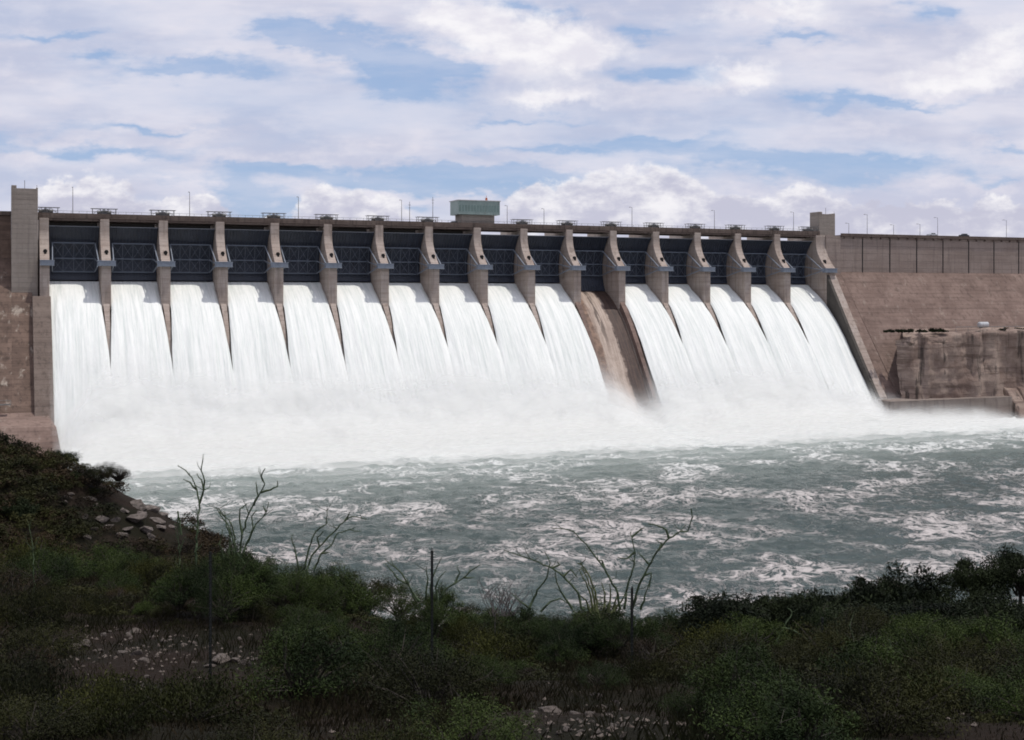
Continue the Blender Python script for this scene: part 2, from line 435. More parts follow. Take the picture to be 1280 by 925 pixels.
q = MB(); q.box(UP[16]+3.402, UP[16]+10.5, -.5, 9, 8, 25.2); part(q, 'upper_wall', 'panel')
q = MB(); q.prism([(0.0,10.4),(45,-50),(45,-72),(-9,-72),(-9,10.4)], UP[16]+3.402, UP[16]+10.5); part(q, 'sloping_wall', 'slope')
nonover(-260, -9.62, -4, 26.0, 12.5, 'slopeL', 'slopeL', [-15.5,-29.4,-43.3,-57.2])
# slanting pale/dark joints laid proud on the slope
for k in range(12):
    j = 308.8+13.9*k
    q = MB(); n_ = [(.12,10.3),(45.12,-49.7),(45.0,-50.2),(0,9.8)]; q.prism(n_, j-.16, j+.16); part(q, 'joint', 'pier' if k % 3 == 0 else 'panel')
# towers
def tower(u0, u1, v0, v1, wb, wt, m):
    q = MB(); q.box(u0, u1, -v1, -v0, wb, wt); 
    q.box(u0, u0+1.5, -v1, -v0, wt, wt+.9); q.box(u1-.5, u1, -v1, -v0, wt, wt+.35)
    q.box(u0+1.5, u1-.5, -v0-.4, -v0, wt, wt+.35)
    t = part(q, 'tower', m, bevel=.08)
    q = MB(); q.tube(((u0+u1)/2,-v1+1,wt),((u0+u1)/2,-v1+1,wt+2.6),.09,6); q.tube((u1-.3,-v1+.3,wt+.35),(u1-.3,-v1+.3,wt+1.2),.07,5)
    q.build('lightning_rod', M['pole'], t); return t
tower(-9.6, -1.9, -5, 4, -30, 34.0, 'tower')
t2 = tower(UP[16]+.8, UP[16]+8.6, -7, -.6, 5, 34.0, 'tower')
for w in (23.0, 19.0):
    q = MB(); q.box(UP[16]+4.2, UP[16]+5.0, .55, .9, w, w+1.5); q.build('window', M['dark'], t2)
q = MB(); q.prism([(4.1,1.6),(4.1+36*.75,-34.4),(4.1+36*.75,-60),(4.1,-60)], -9.61, -3.61); part(q, 'sloping_wall', 'slopeL')
# foot block at the left
q = MB(); q.add([(-60,-22,-31),(-2,-22,-31),(-60,-42,-35.5),(2,-42,-37),(-60,-52,-60),(6,-52,-60),(-60,-22,-60),(4,-22,-60),(2.5,-46,-42),(-60,-46,-42)],
 [(0,2,3,1),(2,9,8,3),(9,4,5,8),(1,3,8,5,7),(0,1,7,6)]); part(q, 'foot_block', 'slope')
# small metal gallery platform on the left wall
q = MB(); q.box(-40,-10,-33.5,-31.8,-31.0,-30.7)
for k in range(0, 31, 3): q.tube((-40+k,-33.4,-30.7),(-40+k,-33.4,-29.6),.06,5)
q.tube((-40,-33.4,-29.6),(-10,-33.4,-29.6),.07,5); q.box(-14,-13.2,-33.2,-31.9,-33.5,-31); q.box(-24,-23.2,-33.2,-31.9,-33.5,-31)
part(q, 'gallery_platform', 'rail')

# bridge deck: beam, slab, parapet with posts, haunches
ue = UP[16]+.78
q = MB(); q.box(-1.88, ue, .6, 9.6, 25.2, 26.0); q.box(-1.88, ue, .35, .95, 24.5, 25.19)
for i in range(16):
    for y in (3.2, 6.0, 8.8): q.box(UP[i]+PW+.01, UP[i+1]-PW-.2, y, y+.5, 24.3, 25.19)
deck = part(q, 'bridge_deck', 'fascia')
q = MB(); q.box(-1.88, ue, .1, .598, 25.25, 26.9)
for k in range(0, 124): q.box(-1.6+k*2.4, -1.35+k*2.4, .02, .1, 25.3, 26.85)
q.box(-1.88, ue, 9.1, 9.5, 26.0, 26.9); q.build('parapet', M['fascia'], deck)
q = MB(); x = -1.5
while x < ue: q.tube((x,.35,26.9),(x,.35,27.6),.05,4); x += 2.4
q.tube((-1.8,.35,27.6),(ue,.35,27.6),.06,4); q.build('railing', M['rail'], deck)
# service beam behind the first eight gates
q = MB(); q.box(PW, UP[8]-PW, 11.5, 12.5, 22.2, 24.9); part(q, 'service_beam', 'dark')

ORD = ['first','second','third','fourth','fifth','sixth','seventh','eighth','ninth','tenth','eleventh','twelfth','thirteenth','fourteenth','fifteenth','sixteenth','seventeenth']
# ------------------------------------------------------------------ radial gates
GW = BAY/2-PW-.08; GR = 15.5; TC = (9.0, 11.0)
def gp(ang, r=GR): return (-(TC[0]-r*math.cos(R(ang))), TC[1]+r*math.sin(R(ang)))   # (y, z)
def make_gate(lo, hi=49):
    root = empty('radial_gate')
    n = 20; V = []; fs = []
    for k in range(n+1):
        a = lo+(hi-lo)*k/n
        for r in (GR, GR+.25):
            y, z = gp(a, r); V += [(-GW, y, z), (GW, y, z)]
    for k in range(n):
        b = k*4; fs += [(b,b+1,b+5,b+4),(b+3,b+2,b+6,b+7),(b+2,b,b+4,b+6),(b+1,b+3,b+7,b+5)]
    fs += [(0,2,3,1),(n*4,n*4+1,n*4+3,n*4+2)]
    q = MB(); q.add(V, fs)
    # vertical ribs on the downstream side
    for x in np.linspace(-GW+.3, GW-.3, 15):
        for k in range(n):
            a, c = lo+(hi-lo)*k/n, lo+(hi-lo)*(k+1)/n
            y0, z0 = gp(a, GR-.15); y1, z1 = gp(c, GR-.15); q.bar((x,y0,z0),(x,y1,z1),.14,.3)
    q.build('skin_plate', M['skin'], root)
    y, z = gp(hi, GR-.05); q = MB(); q.box(-GW, GW, y-.35, y+.3, z, z+.22); q.build('top_rim', M['rim'], root)  # lighter colour paints the sky-lit line along the gate top
    gx = GW-1.15
    angs = (27.0, 6.5, -10.5)
    gpts = []
    for a in angs:
        y, z = gp(a, GR-1.0); gpts.append((y, z))
        q = MB(); q.bar((-gx,y,z),(gx,y,z),.42,.42); q.build('girder', M['girder'], root)
    for sx in (-1, 1):
        T = (sx*(GW-.75), -7.3, 10.85)
        for y, z in gpts:
            q = MB(); q.bar(T, (sx*gx, y, z), .3, .34); q.build('arm', M['trun'], root)
        q = MB(); q.bar(T, (sx*(GW-.2), -7.3, 10.85), 1.3, 1.2); q.build('trunnion_hub', M['trun'], root)
    for sx in (-1, 1):
        q = MB()
        # verticals and diagonals that tie the arms together
        T = Vector((sx*(GW-.75), -7.3, 10.85))
        A = [T.lerp(Vector((sx*gx, y, z)), .62) for y, z in gpts]
        q.bar(A[0], A[1], .14); q.bar(A[1], A[2], .14); q.build('arm_tie', M['girder'], root); q = MB()
    nb = 4; xs = np.linspace(-gx, gx, nb+1)
    for j in range(2):
        (ya, za), (yb, zb) = gpts[j], gpts[j+1]
        for k in range(nb+1): q.bar((xs[k],ya,za),(xs[k],yb,zb),.16)
        for k in range(nb):
            q.bar((xs[k],ya,za),(xs[k+1],yb,zb),.1); q.bar((xs[k+1],ya,za),(xs[k],yb,zb),.1)
    q.build('bracing', M['girder'], root)
    return root
gate = make_gate(-20); cgate = make_gate(-33)
gs = []
first = True
for i in range(16):
    if i == 10: g = cgate
    else:
        g = gate if first else dup(gate); first = False
    place(g, (UP[i]+UP[i+1])/2, 0, 0)
    if i == 10: l = 'closed dark steel radial gate above the bare brown chute'
    elif i == 0: l = 'dark steel radial gate beside the left tower, raised over pouring water'
    elif i == 15: l = 'dark steel radial gate beside the right tower, raised over pouring water'
    elif i < 10: l = 'raised dark steel radial gate, %s bay from the left tower' % ORD[i]
    else: l = 'raised dark steel radial gate, %s bay to the right of the bare chute' % ORD[i-11]
    tag(g, l, 'gate', 'radial gates between the spillway piers')

# ------------------------------------------------------------------ falling water
def sst(x, a, b): x = min(1, max(0, (x-a)/(b-a))); return x*x*(3-2*x)
def nz(x, y, z=0.): return mn.noise(Vector((x, y, z)))
def fall(i):
    ul, ur = UP[i]+PW+.02, UP[i+1]-PW-.02
    nv, nu = 130, 46
    P = np.zeros((nv, nu, 3)); UVs = np.zeros((nv, nu, 2)); c = (ul+ur)/2
    for a in range(nv):
        t = a/(nv-1); v = -6.3+t*(41.5+6.3); w = face(v)
        sl = 1.43*min(1, max(0, (v+10)/28)**.85); nrm = 1/math.sqrt(1+sl*sl)
        e = min(1, max(0, (v-7)/(17 if i < 6 else 13)))
        el = 1.62*e if i not in (11, 0) else (.25*e if i == 11 else 0)
        er = 1.62*e if i not in (9, 15) else (.9*e if i == 9 else 0)
        a0, a1 = ul-el, ur+er
        for k in range(nu):
            x = -1+2*k/(nu-1); u = a0+(a1-a0)*(x+1)/2
            n = nz(u*.55, v*.06, i*3.1)*.9+nz(u*1.5, v*.16, 5)*.5+nz(u*.2, v*.05, 9)*.8+nz(u*3.2, v*.5, 2)*.25
            grow = min(1, max(0, (v+6)/26))
            th = 1.75+(1.5*grow)+n*(.07+.38*grow)
            th *= 1-abs(x)**(16-4*grow)*(.30-.14*grow)
            if v < -5.2: th = 2.35
            elif v < -2: th = th+(2.35-th)*(-2-v)/3.2
            jit = nz(v*.25, x*2, i)*.25*e if k in (0, nu-1) else 0
            th = max(th, .12)
            P[a, k] = (u-c+jit, -(v+th*nrm*sl*.9), w+th*nrm)
            UVs[a, k] = (u, v+20)
            if t > .93: P[a, k, 2] = max(P[a, k, 2], -H-1.5)
    me = grid_mesh('waterfall', P)
    uvl = me.uv_layers.new(name='UVMap'); li = np.zeros(len(me.loops), np.int32); me.loops.foreach_get('vertex_index', li)
    uvl.data.foreach_set('uv', UVs.reshape(-1, 2)[li].astype(np.float32).ravel())
    o = link('waterfall', me, M['fall']); place(o, c, 0, 0); return o
for i in range(16):
    if i == 10: continue
    o = fall(i)
    if i == 0: l = 'sheet of white water pouring down right beside the left tower wall'
    elif i == 15: l = 'sheet of white water pouring down beside the dark wall at the right end'
    elif i == 9: l = 'sheet of white water bordering the bare chute on its left side'
    elif i == 11: l = 'sheet of white water bordering the bare chute on its right side'
    elif i < 9: l = 'sheet of white water under the %s gate from the left tower' % ORD[i]
    else: l = 'sheet of white water under the %s gate right of the bare chute' % ORD[i-11]
    tag(o, l, 'waterfall', 'sheets of water pouring from the gates')

# ------------------------------------------------------------------ pool
us = np.concatenate([np.linspace(-900,-90,18), np.arange(-80,420,1.25), np.linspace(430,1200,18)])
vs = np.concatenate([np.arange(33,300,1.0), np.linspace(303,420,30), np.linspace(440,900,10)])
P = np.zeros((len(vs), len(us), 3))
for a, v in enumerate(vs):
    calm = min(1, max(0, (v-300)/60)); ft = math.exp(-((v-42)/16)**2); rough = .68+1.2*math.exp(-((v-50)/28)**2)
    for k, u in enumerate(us):
        inb = 1/(1+math.exp(-(u+4)/3))/(1+math.exp((u-296)/4))
        if -85 < u < 425:
            n = nz(u*.09, v*.11)*.7+nz(u*.24, v*.3, 4)*.75+nz(u*.6, v*.7, 8)*.4
            bo = 2.6*ft*inb*(1+.6*nz(u*.06, v*.06, 3)+.5*nz(u*.2, v*.2, 1))
        else: n = 0; bo = 0
        P[a, k] = (u, -v, n*rough*(1-calm)+bo)
me = grid_mesh('river_water', P); o = link('river_water', me, M['pool']); place(o, 0, 0, -H)
o.data.flip_normals(); tag(o, 'churning grey-green river pool with streaks of foam', None, None, 'structure')

# mist: many thin drifting layers of spray over the foot of the falls
MBm = []; V = []; Q = []; U = []
lay = [(44.2,36,.40,.67),(45.4,31,.42,.66),(46.8,25,.5,.62),(48.2,19,.55,.52),(50.5,14.5,.55,.35),(54,12,.55,.25),(60,9.5,.55,.2),(67,7.5,.55,.2),(75,6.2,.5,.2),(84,4.6,.36,.2),(95,3.6,.22,.2),(107,2.8,.13,.2),(120,2.2,.07,.2)]
for li_, (v0, hh, al, lean) in enumerate(lay):
    nu, nh = 150, 12; b = len(V)
    for a in range(nu+1):
        u = 0.5+(292+v0*.9)*a/nu if v0 > 40 else 2.2+288*a/nu
        lm = (1+.35*math.exp(-u/70.))*((.35+.65/(1+math.exp((u-286)/7)))*math.exp(-max(0, u-300)/45) if v0 < 52 else math.exp(-max(0, u-300)/110))+.04                       # taller spray at the near end
        fade = min(1, (u)/14)**1*min(1, max(0, ((292+v0*.9 if v0>40 else 291)-u)/12))
        lm *= 1-.45*math.exp(-((u-193)/8)**2)
        fade *= .25+.75/(1+math.exp((u-300)/8)) if v0 < 50 else 1
        for k in range(nh+1):
            t = k/nh
            dv = 1.0*nz(u*.03, 0, li_*2.3)
            V.append((u, -(v0+dv-t*hh*lm*lean), -H-.5+t*hh*lm)); U.append((al*fade, t))
    for a in range(nu):
        for k in range(nh):
            p = b+a*(nh+1)+k; Q.append((p, p+nh+1, p+nh+2, p+1))
me = bpy.data.meshes.new('mist'); fast_mesh(me, np.array(V), np.array(Q), True)
uvl = me.uv_layers.new(name='UVMap'); li = np.zeros(len(me.loops), np.int32); me.loops.foreach_get('vertex_index', li)
uvl.data.foreach_set('uv', np.array(U, np.float32)[li].ravel())
o = link('mist', me, M['mist']); place(o, 0, 0, 0); tag(o, 'white spray mist drifting over the foot of the spillway', 'mist', None, 'stuff')

# ------------------------------------------------------------------ things on the crest
# control house
ch = place(empty('control_house', label='flat roofed control house with a green upper band on the dam crest', cat='building'), UP[8], 0, 26.0)
q = MB(); q.box(-5.8, 6.9, .7, 7.5, 0, 3.9); q.build('wall', M['tower'], ch, bevel=.08)
q = MB(); q.box(-7.4, 8.6, -.3, 8.4, 3.9, 8.8); gb = q.build('upper_wall', M['green'], ch)
q = MB()
for k in range(14): q.box(-7.1+k*1.12, -6.35+k*1.12, -.36, -.2, 5.0, 7.2)
q.build('window', M['band'], gb)
q = MB()
for k in range(15): q.box(-7.38+k*1.12, -7.23+k*1.12, -.42, -.3, 4.0, 8.1)
q.build('mullion', M['green'], gb)
q = MB(); q.box(-7.7, 8.9, -.6, 8.8, 8.8, 9.1); q.build('roof', M['roof'], ch)
q = MB(); q.tube((4.2,2,9.1),(4.2,2,11.0),.09,6); q.box(3.9,4.6,1.8,2.2,9.1,10.2); q.build('antenna', M['orange'], ch)
# gate hoists over the piers
def make_hoist():
    r = empty('gate_hoist')
    q = MB(); q.box(-3.6,3.6,1.2,3.2,0,.25); q.build('platform', M['rail'], r)
    q = MB(); q.box(-1.0,1.0,1.4,3.0,.25,1.5); q.tube((-2.2,2.2,.9),(-1,2.2,.9),.55,10); q.tube((1,2.2,.9),(2.2,2.2,.9),.55,10); q.build('drum', M['rail'], r)
    q = MB(); q.box(-.5,.3,1.3,2.0,1.5,2.05); q.build('motor_cover', M['roof'], r)
    q = MB()
    for y in (1.2, 3.2):
        for x in (-3.6,-1.2,1.2,3.6): q.bar((x,y,.2),(x,y,2.1),.14)
        q.bar((-4.2,y,2.1),(4.2,y,2.1),.15); q.bar((-3.6,y,1.1),(3.6,y,1.1),.1)
        q.bar((-3.6,y,.3),(-1.2,y,2.1),.07); q.bar((3.6,y,.3),(1.2,y,2.1),.07); q.bar((-1.2,y,.3),(1.2,y,2.1),.06)
    q.build('railing', M['rail'], r); return r
h0 = None
for i, u in enumerate(UP):
    if i == 8: continue
    if h0 is None: h = h0 = make_hoist()
    else: h = dup(h0)
    place(h, u+(.6 if i == 0 else (-3.6 if i == 16 else 0)), 0, 26.55)
    tag(h, ('grey gate hoist with railed frame above the %s pier from the left tower' % ORD[i]) if i < 8 else ('grey gate hoist with railed frame above the %s pier right of the control house' % ORD[i-9]), 'hoist', 'gate hoists along the crest')
# lamp posts
def u_at(px, v):                            # along-dam coordinate seen at a picture column
    k = (px-640)/F; return (k*(Z0-v*CT)-X0-v*ST)/(CT-k*ST)
def lamp(px, ytop, v, base, arm=True):
    u = u_at(px, v); dep = D(u, v, 0).y; top = (372-ytop)*dep/F
    r = place(empty('lamp_post'), u, v, base); hgt = top-base
    q = MB(); q.tube((0,0,0),(0,0,.5),.2,8); q.tube((0,0,.5),(0,0,hgt),.13,6,.08); q.build('pole', M['pole'], r)
    if arm: q = MB(); q.tube((0,0,hgt-.1),(0,1.6,hgt+.1),.06,5); q.box(-.18,.18,1.3,2.2,hgt+.02,hgt+.2); q.build('lamp_head', M['pole'], r)
    return r
for px, yt, wd in ((91,234,'left of the first pier hoist gap'),(237,240,''),(373,246,''),(502,250,''),(634,257,''),(680,261,''),(790,259,''),(893,263,''),(992,265,'')):
    l = {91:'slim lamp post on the crest above the leftmost gate',237:'slim lamp post on the crest above the third gate from the left tower',373:'slim lamp post on the crest above the fifth gate from the left tower',
         502:'slim lamp post on the crest two bays left of the control house',634:'slim lamp post just right of the control house',680:'slim lamp post above the second gate right of the control house',
         790:'slim lamp post just right of the bare chute on the crest',893:'slim lamp post on the crest three bays left of the right tower',992:'slim lamp post on the crest just left of the right tower'}[px]
    tag(lamp(px, yt, -9.9, 25.9), l, 'lamp post', 'lamp posts along the crest')
rl = ['nearest to the right tower','second to the right of the right tower','third to the right of the right tower','fourth to the right of the right tower','fifth to the right of the right tower','last before the right edge of the picture']
for k, (px, yt) in enumerate(((1061,279),(1084,268),(1117,281),(1150,280),(1172,272),(1258,275))):
    tag(lamp(px, yt, -8.4, 25.4), 'slim lamp post behind the parapet, %s' % rl[k], 'lamp post', 'lamp posts along the right wall')
for px, yt, l in ((541,246,'tall mast with crossbars on the crest left of the control house'),(512,252,'short thin mast on the crest left of the tall mast')):
    r = lamp(px, yt, -3, 26.0, False); r.name = 'radio_mast'; tag(r, l, 'mast')
    top = r.children[0].bound_box[6][2]; q = MB(); q.bar((-.5,0,top-1.2),(.5,0,top-1.2),.12); q.bar((-.35,0,top-2.2),(.35,0,top-2.2),.12); q.build('crossbar', M['pole'], r)
# cars
def car(px, v, base, m, label):
    r = place(empty('car', label=label, cat='car', group='vehicles on the crest road'), u_at(px, v), v, base)
    q = MB(); q.prism([(-.9,.35),(.9,.35),(.9,.95),(-.9,.95)], -2.2, 2.2)
    q.add([(-1.3,-.78,.95),(1.5,-.78,.95),(1.5,.78,.95),(-1.3,.78,.95),(-.7,-.66,1.5),(1.1,-.66,1.5),(1.1,.66,1.5),(-.7,.66,1.5)],[(0,1,5,4),(1,2,6,5),(2,3,7,6),(3,0,4,7),(4,5,6,7)])
    q.build('body', M[m], r, bevel=.1)
    q = MB(); q.box(-1.0,-.0,-.80,-.70,1.0,1.38); q.box(.15,1.15,-.80,-.70,1.0,1.38); q.build('window', M['glass'], r)
    for x in (-1.35,1.35):
        for y in (-.8,.8):
            q = MB(); q.tube((x,y-.1,.33),(x,y+.1,.33),.33,14); q.build('wheel', M['tyre'], r)
    return r
for args in ((1165,-2.2,26.0,'carp','pale car roof showing above the parapet, left of the other car'),(1205,-2.2,26.0,'card','dark car roof showing above the parapet, right of the pale car')): car(*args)
car(567, -3, 26.01, 'card', 'dark vehicle parked beside the control house')

# ------------------------------------------------------------------ right bank: cliff, bench, basin wall
us_ = np.arange(0, 200, 1.2); ws = np.arange(0, 33, 1.0)
P = np.zeros((len(ws)+14, len(us_), 3))
for a in range(len(ws)+14):
    for k, du in enumerate(us_):
        vv_ = 40 if a < len(ws) else 40*(1-(a-len(ws)+1)/14)+12*(a-len(ws)+1)/14
        ue_ = 303.5+du+(40-vv_)*.8
        if a < len(ws):
            w = -46+ws[a]; lean = (w+13)*-.06
            dn = 1.8*mn.fractal(Vector((ue_*.07, w*.05, 1)), 1., 2., 5)+.7*nz(ue_*.3, w*.5)+1.3*(1-abs(nz(ue_*.11, w*.02, 7))*3)
            dn += 1.1*min(0, nz(ue_*.35, w*.03, 4)*4+.6); v = 40+lean+dn
            if du < 5: v -= (5-du)*.8                       # rounded left corner
            P[a, k] = (ue_, -v, w+((-2.2+min(3, du*.07)+1.2*nz(ue_*.12, 3)) if a > len(ws)-4 else 0))
        else:
            t = (a-len(ws)+1)/14; v = 40*(1-t)+12*t+.5*nz(ue_*.2, t*9)*(1-t)
            P[a, k] = (ue_, -v, -13.4+(-2.2+min(3, du*.07)+1.2*nz(ue_*.12, 3))*(1-t)+.5*nz(ue_*.2, t*5, 2)+t*1.2)
me = grid_mesh('cliff', P); o = link('cliff', me, M['cliff']); place(o, 0, 0, 0); o.data.flip_normals()
tag(o, 'stained vertical rock face below the right half of the dam', None, None, 'structure')
bw = place(empty('basin_wall', label='low grey concrete wall along the water below the rock face', cat='wall'), 0, 0, 0)
q = MB(); q.prism([(38.01,-38.2),(45,-38.6),(46,-60),(38.01,-60)], UP[16]-1.0, 352); q.build('wall', M['basin'], bw, bevel=.2)
q = MB()
for k in range(14):
    u0 = 352.01+k*6; d_ = 1.5*nz(k*1.7, 2); q.prism([(37,-34+d_),(42+d_,-36+d_),(46+d_*1.5,-41),(50+d_,-47),(52,-60),(37,-60)], u0, u0+5.99)
q.build('rock_toe', M['cliff'], bw, bevel=.8)
# boulder slope at the far right end of the wall
tk = place(empty('storage_tank', label='pale cylindrical tank lying on the ledge in front of the right slope', cat='tank'), u_at(1229, 20), 20, -12.6)
q = MB(); q.tube((-2.1,0,1.5),(2.1,0,1.5),1.15,20); q.tube((-2.5,0,1.5),(-2.1,0,1.5),.7,20,1.15); q.tube((2.1,0,1.5),(2.5,0,1.5),1.15,20,.7); q.build('shell', M['tank'], tk, smooth=False)
q = MB(); q.box(-1.5,-1.1,-.9,.9,0,1.0); q.box(1.1,1.5,-.9,.9,0,1.0); q.build('saddle', M['rail'], tk)
lr = place(empty('ledge_railing', label='thin pipe railing along the ledge edge above the rock face', cat='railing'), 0, 0, 0)
q = MB(); q.tube((330,-38.5,-11.4),(480,-38.5,-11.4),.12,5)
for k in range(26): q.tube((330+k*6,-38.5,-13.4),(330+k*6,-38.5,-11.4),.08,5)
q.build('rail', M['rail'], lr)

# ------------------------------------------------------------------ terrain
def sst(x, a, b): x = min(1, max(0, (x-a)/(b-a))); return x*x*(3-2*x)
def hgt(X, Y):
    z = -1.7-.232*Y if Y > 0 else -1.7-.03*Y
    az = X/max(Y, 8)
    if X < 0: z += (min(1.0, -.05*X)+1.25*sst(-az, .05, .2))*sst(Y, 16, 38)*(1-sst(Y, 60, 80))
    if Y > 40:
        d = Y-40; k = .020-.0145*sst(az, .08, .26)-.016*sst(-az, .16, .3)
        z -= k*min(d, 34)**2
        if d > 34: z -= (d-34)*(.9)
    mound = math.exp(-((Y-69)/13.0)**2)
    dX = X+28.7
    mz = -8.3-.30*dX-.017*max(0, dX)**2 if dX > 0 else -8.3+.15*min(0, -dX*-1)+.0*dX
    if dX < 0: mz = -8.3+(-dX)*.12
    if mz > z: z += (mz-z)*mound*(1-sst(X, -14, -8))
    if Y > 45: z += .5*nz(X*.15, Y*.15, 2)
    z += .22*nz(X*.35, Y*.35)+.10*nz(X*1.1, Y*1.1, 3)
    return max(z, -H-8)
xs = np.concatenate([np.linspace(-400,-75,10), np.arange(-70,70,.55), np.linspace(75,400,10)])
ys = np.concatenate([np.linspace(-150,4,8), np.arange(5,80,.5), np.linspace(82,150,24)])
P = np.array([[(x, y, hgt(x, y)) for x in xs] for y in ys])
me = grid_mesh('ground', P); o = link('ground', me, M['soil']); o.data.flip_normals(); tag(o, 'dark stony hillside', None, None, 'structure')
q = MB(); q.add([(-6000,-6000,-H-14),(6000,-6000,-H-14),(6000,6000,-H-14),(-6000,6000,-H-14)],[(0,1,2,3)]); q.build('valley_floor', M['soil'])['kind'] = 'structure'
rv = place(link('reservoir_water', (lambda q_: (q_.add([(-1500,9.5,19),(2500,9.5,19),(2500,3000,19),(-1500,3000,19)],[(0,1,2,3)]), q_.mesh('reservoir_water'))[1])(MB()), M['pool']), 0, 0, 0); rv['kind'] = 'structure'

def ray(px, py): return Vector(((px-640)/F, 1, (372-py)/F))
def ground_px(px, py, y0=8, y1=95):        # first ground point seen at a picture point
    d = ray(px, py); y = y0
    while y < y1:
        if d.z*y < hgt(d.x*y, y): return Vector((d.x*y, y, hgt(d.x*y, y)))
        y += .15
    return None
def ground_at(px, Y): x = (px-640)/F*Y; return Vector((x, Y, hgt(x, Y)))

# ------------------------------------------------------------------ plants
def shrub_mesh(seed, n_leaf, leaf, rx, rz, flat=.5, nclump=26, twigs=26, dense=.33, upright=.0):
    r = np.random.default_rng(seed); q = MB(); q.cm = 1
    cl = []
    for k in range(nclump):
        th = r.uniform(0, 2*math.pi); ph = math.acos(r.uniform(-.15, 1)); rr = r.uniform(.45, 1.0)
        cl.append((rx*rr*math.sin(ph)*math.cos(th), rx*rr*math.sin(ph)*math.sin(th), rz*(.25+.72*rr*max(0, math.cos(ph)))+r.normal(0, .05)*rz, r.uniform(.16, .36)*rx))
    for k in range(twigs):
        c = cl[k % nclump]; b = Vector((r.normal(0,.06)*rx, r.normal(0,.06)*rx, -.1)); e = Vector(c[:3])*r.uniform(.85, 1.2)
        m_ = b.lerp(e, .5)+Vector((r.normal(0,.1)*rx, r.normal(0,.1)*rx, .12*rz))
        q.path([b, m_, e, e+Vector((r.normal(0,.12)*rx, r.normal(0,.12)*rx, r.uniform(.02,.2)*rz))], [.022*rx+.004, .014*rx+.003, .006, .003], 3)
    V = np.array(q.v); nb = len(V); tri = [(f[0], f[1], f[2], f[-1]) if len(f) == 4 else (f[0], f[1], f[2], f[2]) for f in q.f]
    C = np.array(cl); idx = r.integers(0, nclump, n_leaf)
    d = r.normal(0, 1, (n_leaf, 3)); d /= np.linalg.norm(d, axis=1)[:, None]
    rad = C[idx, 3][:, None]*(r.uniform(0, 1, (n_leaf, 1))**dense)*r.choice([1, 1, 1.35], (n_leaf, 1))
    ctr = C[idx, :3]+d*rad*np.array([1, 1, .75+upright])
    ctr[:, 2] = np.abs(ctr[:, 2])
    ax = r.normal(0, 1, (n_leaf, 3)); ax[:, 2] += .5+upright*3; ax /= np.linalg.norm(ax, axis=1)[:, None]
    bx = np.cross(ax, r.normal(0, 1, (n_leaf, 3))); bx /= np.linalg.norm(bx, axis=1)[:, None]
    L = leaf*r.uniform(.6, 1.4, (n_leaf, 1)); W = L*.30
    quad = np.stack([ctr-ax*L, ctr+bx*W, ctr+ax*L, ctr-bx*W], 1).reshape(-1, 3)
    allV = np.vstack([V, quad]) if nb else quad
    lf = (np.arange(n_leaf*4).reshape(-1, 4)+nb)
    tq = [f for f in q.f if len(f) == 4]
    Fq = np.vstack([np.array(tq), lf]) if tq else lf
    mi = np.concatenate([np.ones(len(tq)), np.zeros(n_leaf)])
    me = bpy.data.meshes.new('shrub'); fast_mesh(me, allV, Fq, False, mi); return me
def variants(mats_, specs):
    out = []
    for (m_, sp) in zip(mats_, specs):
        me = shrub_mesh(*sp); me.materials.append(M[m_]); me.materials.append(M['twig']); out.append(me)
    return out
SH = variants(['leaf','leafg','leafy','leafb','leaf','leafg'], [
    (1, 10000, .026, 1.0, 1.0, .5, 34, 40, .4), (2, 12000, .023, 1.0, 1.15, .5, 36, 40, .4), (3, 9000, .030, 1.0, .8, .5, 44, 40, .42, .5),
    (4, 7000, .022, 1.0, .9, .5, 26, 90), (5, 9000, .030, 1.1, .7, .5, 36, 40, .4, .8), (6, 9500, .030, 1.0, 1.2, .5, 30, 50, .4)])
RS = variants(['leafd','leafd','leafd'], [(11, 9000, .050, 1.0, 1.15, .5, 46, 30, .4), (12, 9000, .052, 1.05, 1.0, .5, 40, 30, .42), (13, 9500, .05, 1.0, 1.3, .5, 50, 30, .4)])
def shrub(me, loc, s, sz=None, **k):
    o = bpy.data.objects.new('shrub', me); COL.objects.link(o); o.location = loc
    o.rotation_euler = (random.uniform(-.1,.1), random.uniform(-.1,.1), random.uniform(0, 6.28)); o.scale = (s, s, sz or s)
    return tag(o, **k)
bare = [(70,-1,0)]
def is_bare(px, py):                        # stony clearings, in plan these are patches of the slope
    a = (px > 60 and px < 350 and py > 782 and py < 870); b = (px > 640 and px < 850 and py > 868)
    return a or b
def to_px(p): return (640+F*p.x/p.y, 372-F*p.z/p.y)
def spread(n, y0, y1, f):
    out = []; tries = 0
    while len(out) < n and tries < 20000:
        tries += 1
        Y = math.sqrt(random.uniform(y0*y0, y1*y1)); X = random.uniform(-.44, .44)*Y; p = Vector((X, Y, hgt(X, Y)))
        px, py = to_px(p)
        if is_bare(px, py): continue
        s = f(px, py, Y)
        if s is None: continue
        if any((p-o_[0]).length < .55*(s+o_[1]) for o_ in out): continue
        out.append((p, s))
    return out
def near_size(px, py, Y):
    s = random.uniform(.5, .95)*(.75+.012*Y)
    if px < 430: s *= 1.1
    if 60 < px < 420 and 740 < py < 860: s *= .55
    if 600 < px < 900 and py > 840: s *= .6
    return s
for p, s in spread(140, 12.2, 41, near_size):
    px, py = to_px(p)
    w = [3,4,2,1.2,2,3]
    if px < 450 and py > 740: w = [3,1,3,3,2,1]
    if px > 900: w = [5,4,.6,1,1,3]
    if 350 < px < 800 and py < 860: w = [2,6,1.5,.5,1,5]
    me = random.choices(SH, w)[0]
    shrub(me, p-Vector((0,0,.06)), s, s*random.uniform(.75, 1.1), label='low dark scrub bush in the undergrowth of the near slope', cat='shrub', group='scrub bushes of the near slope')
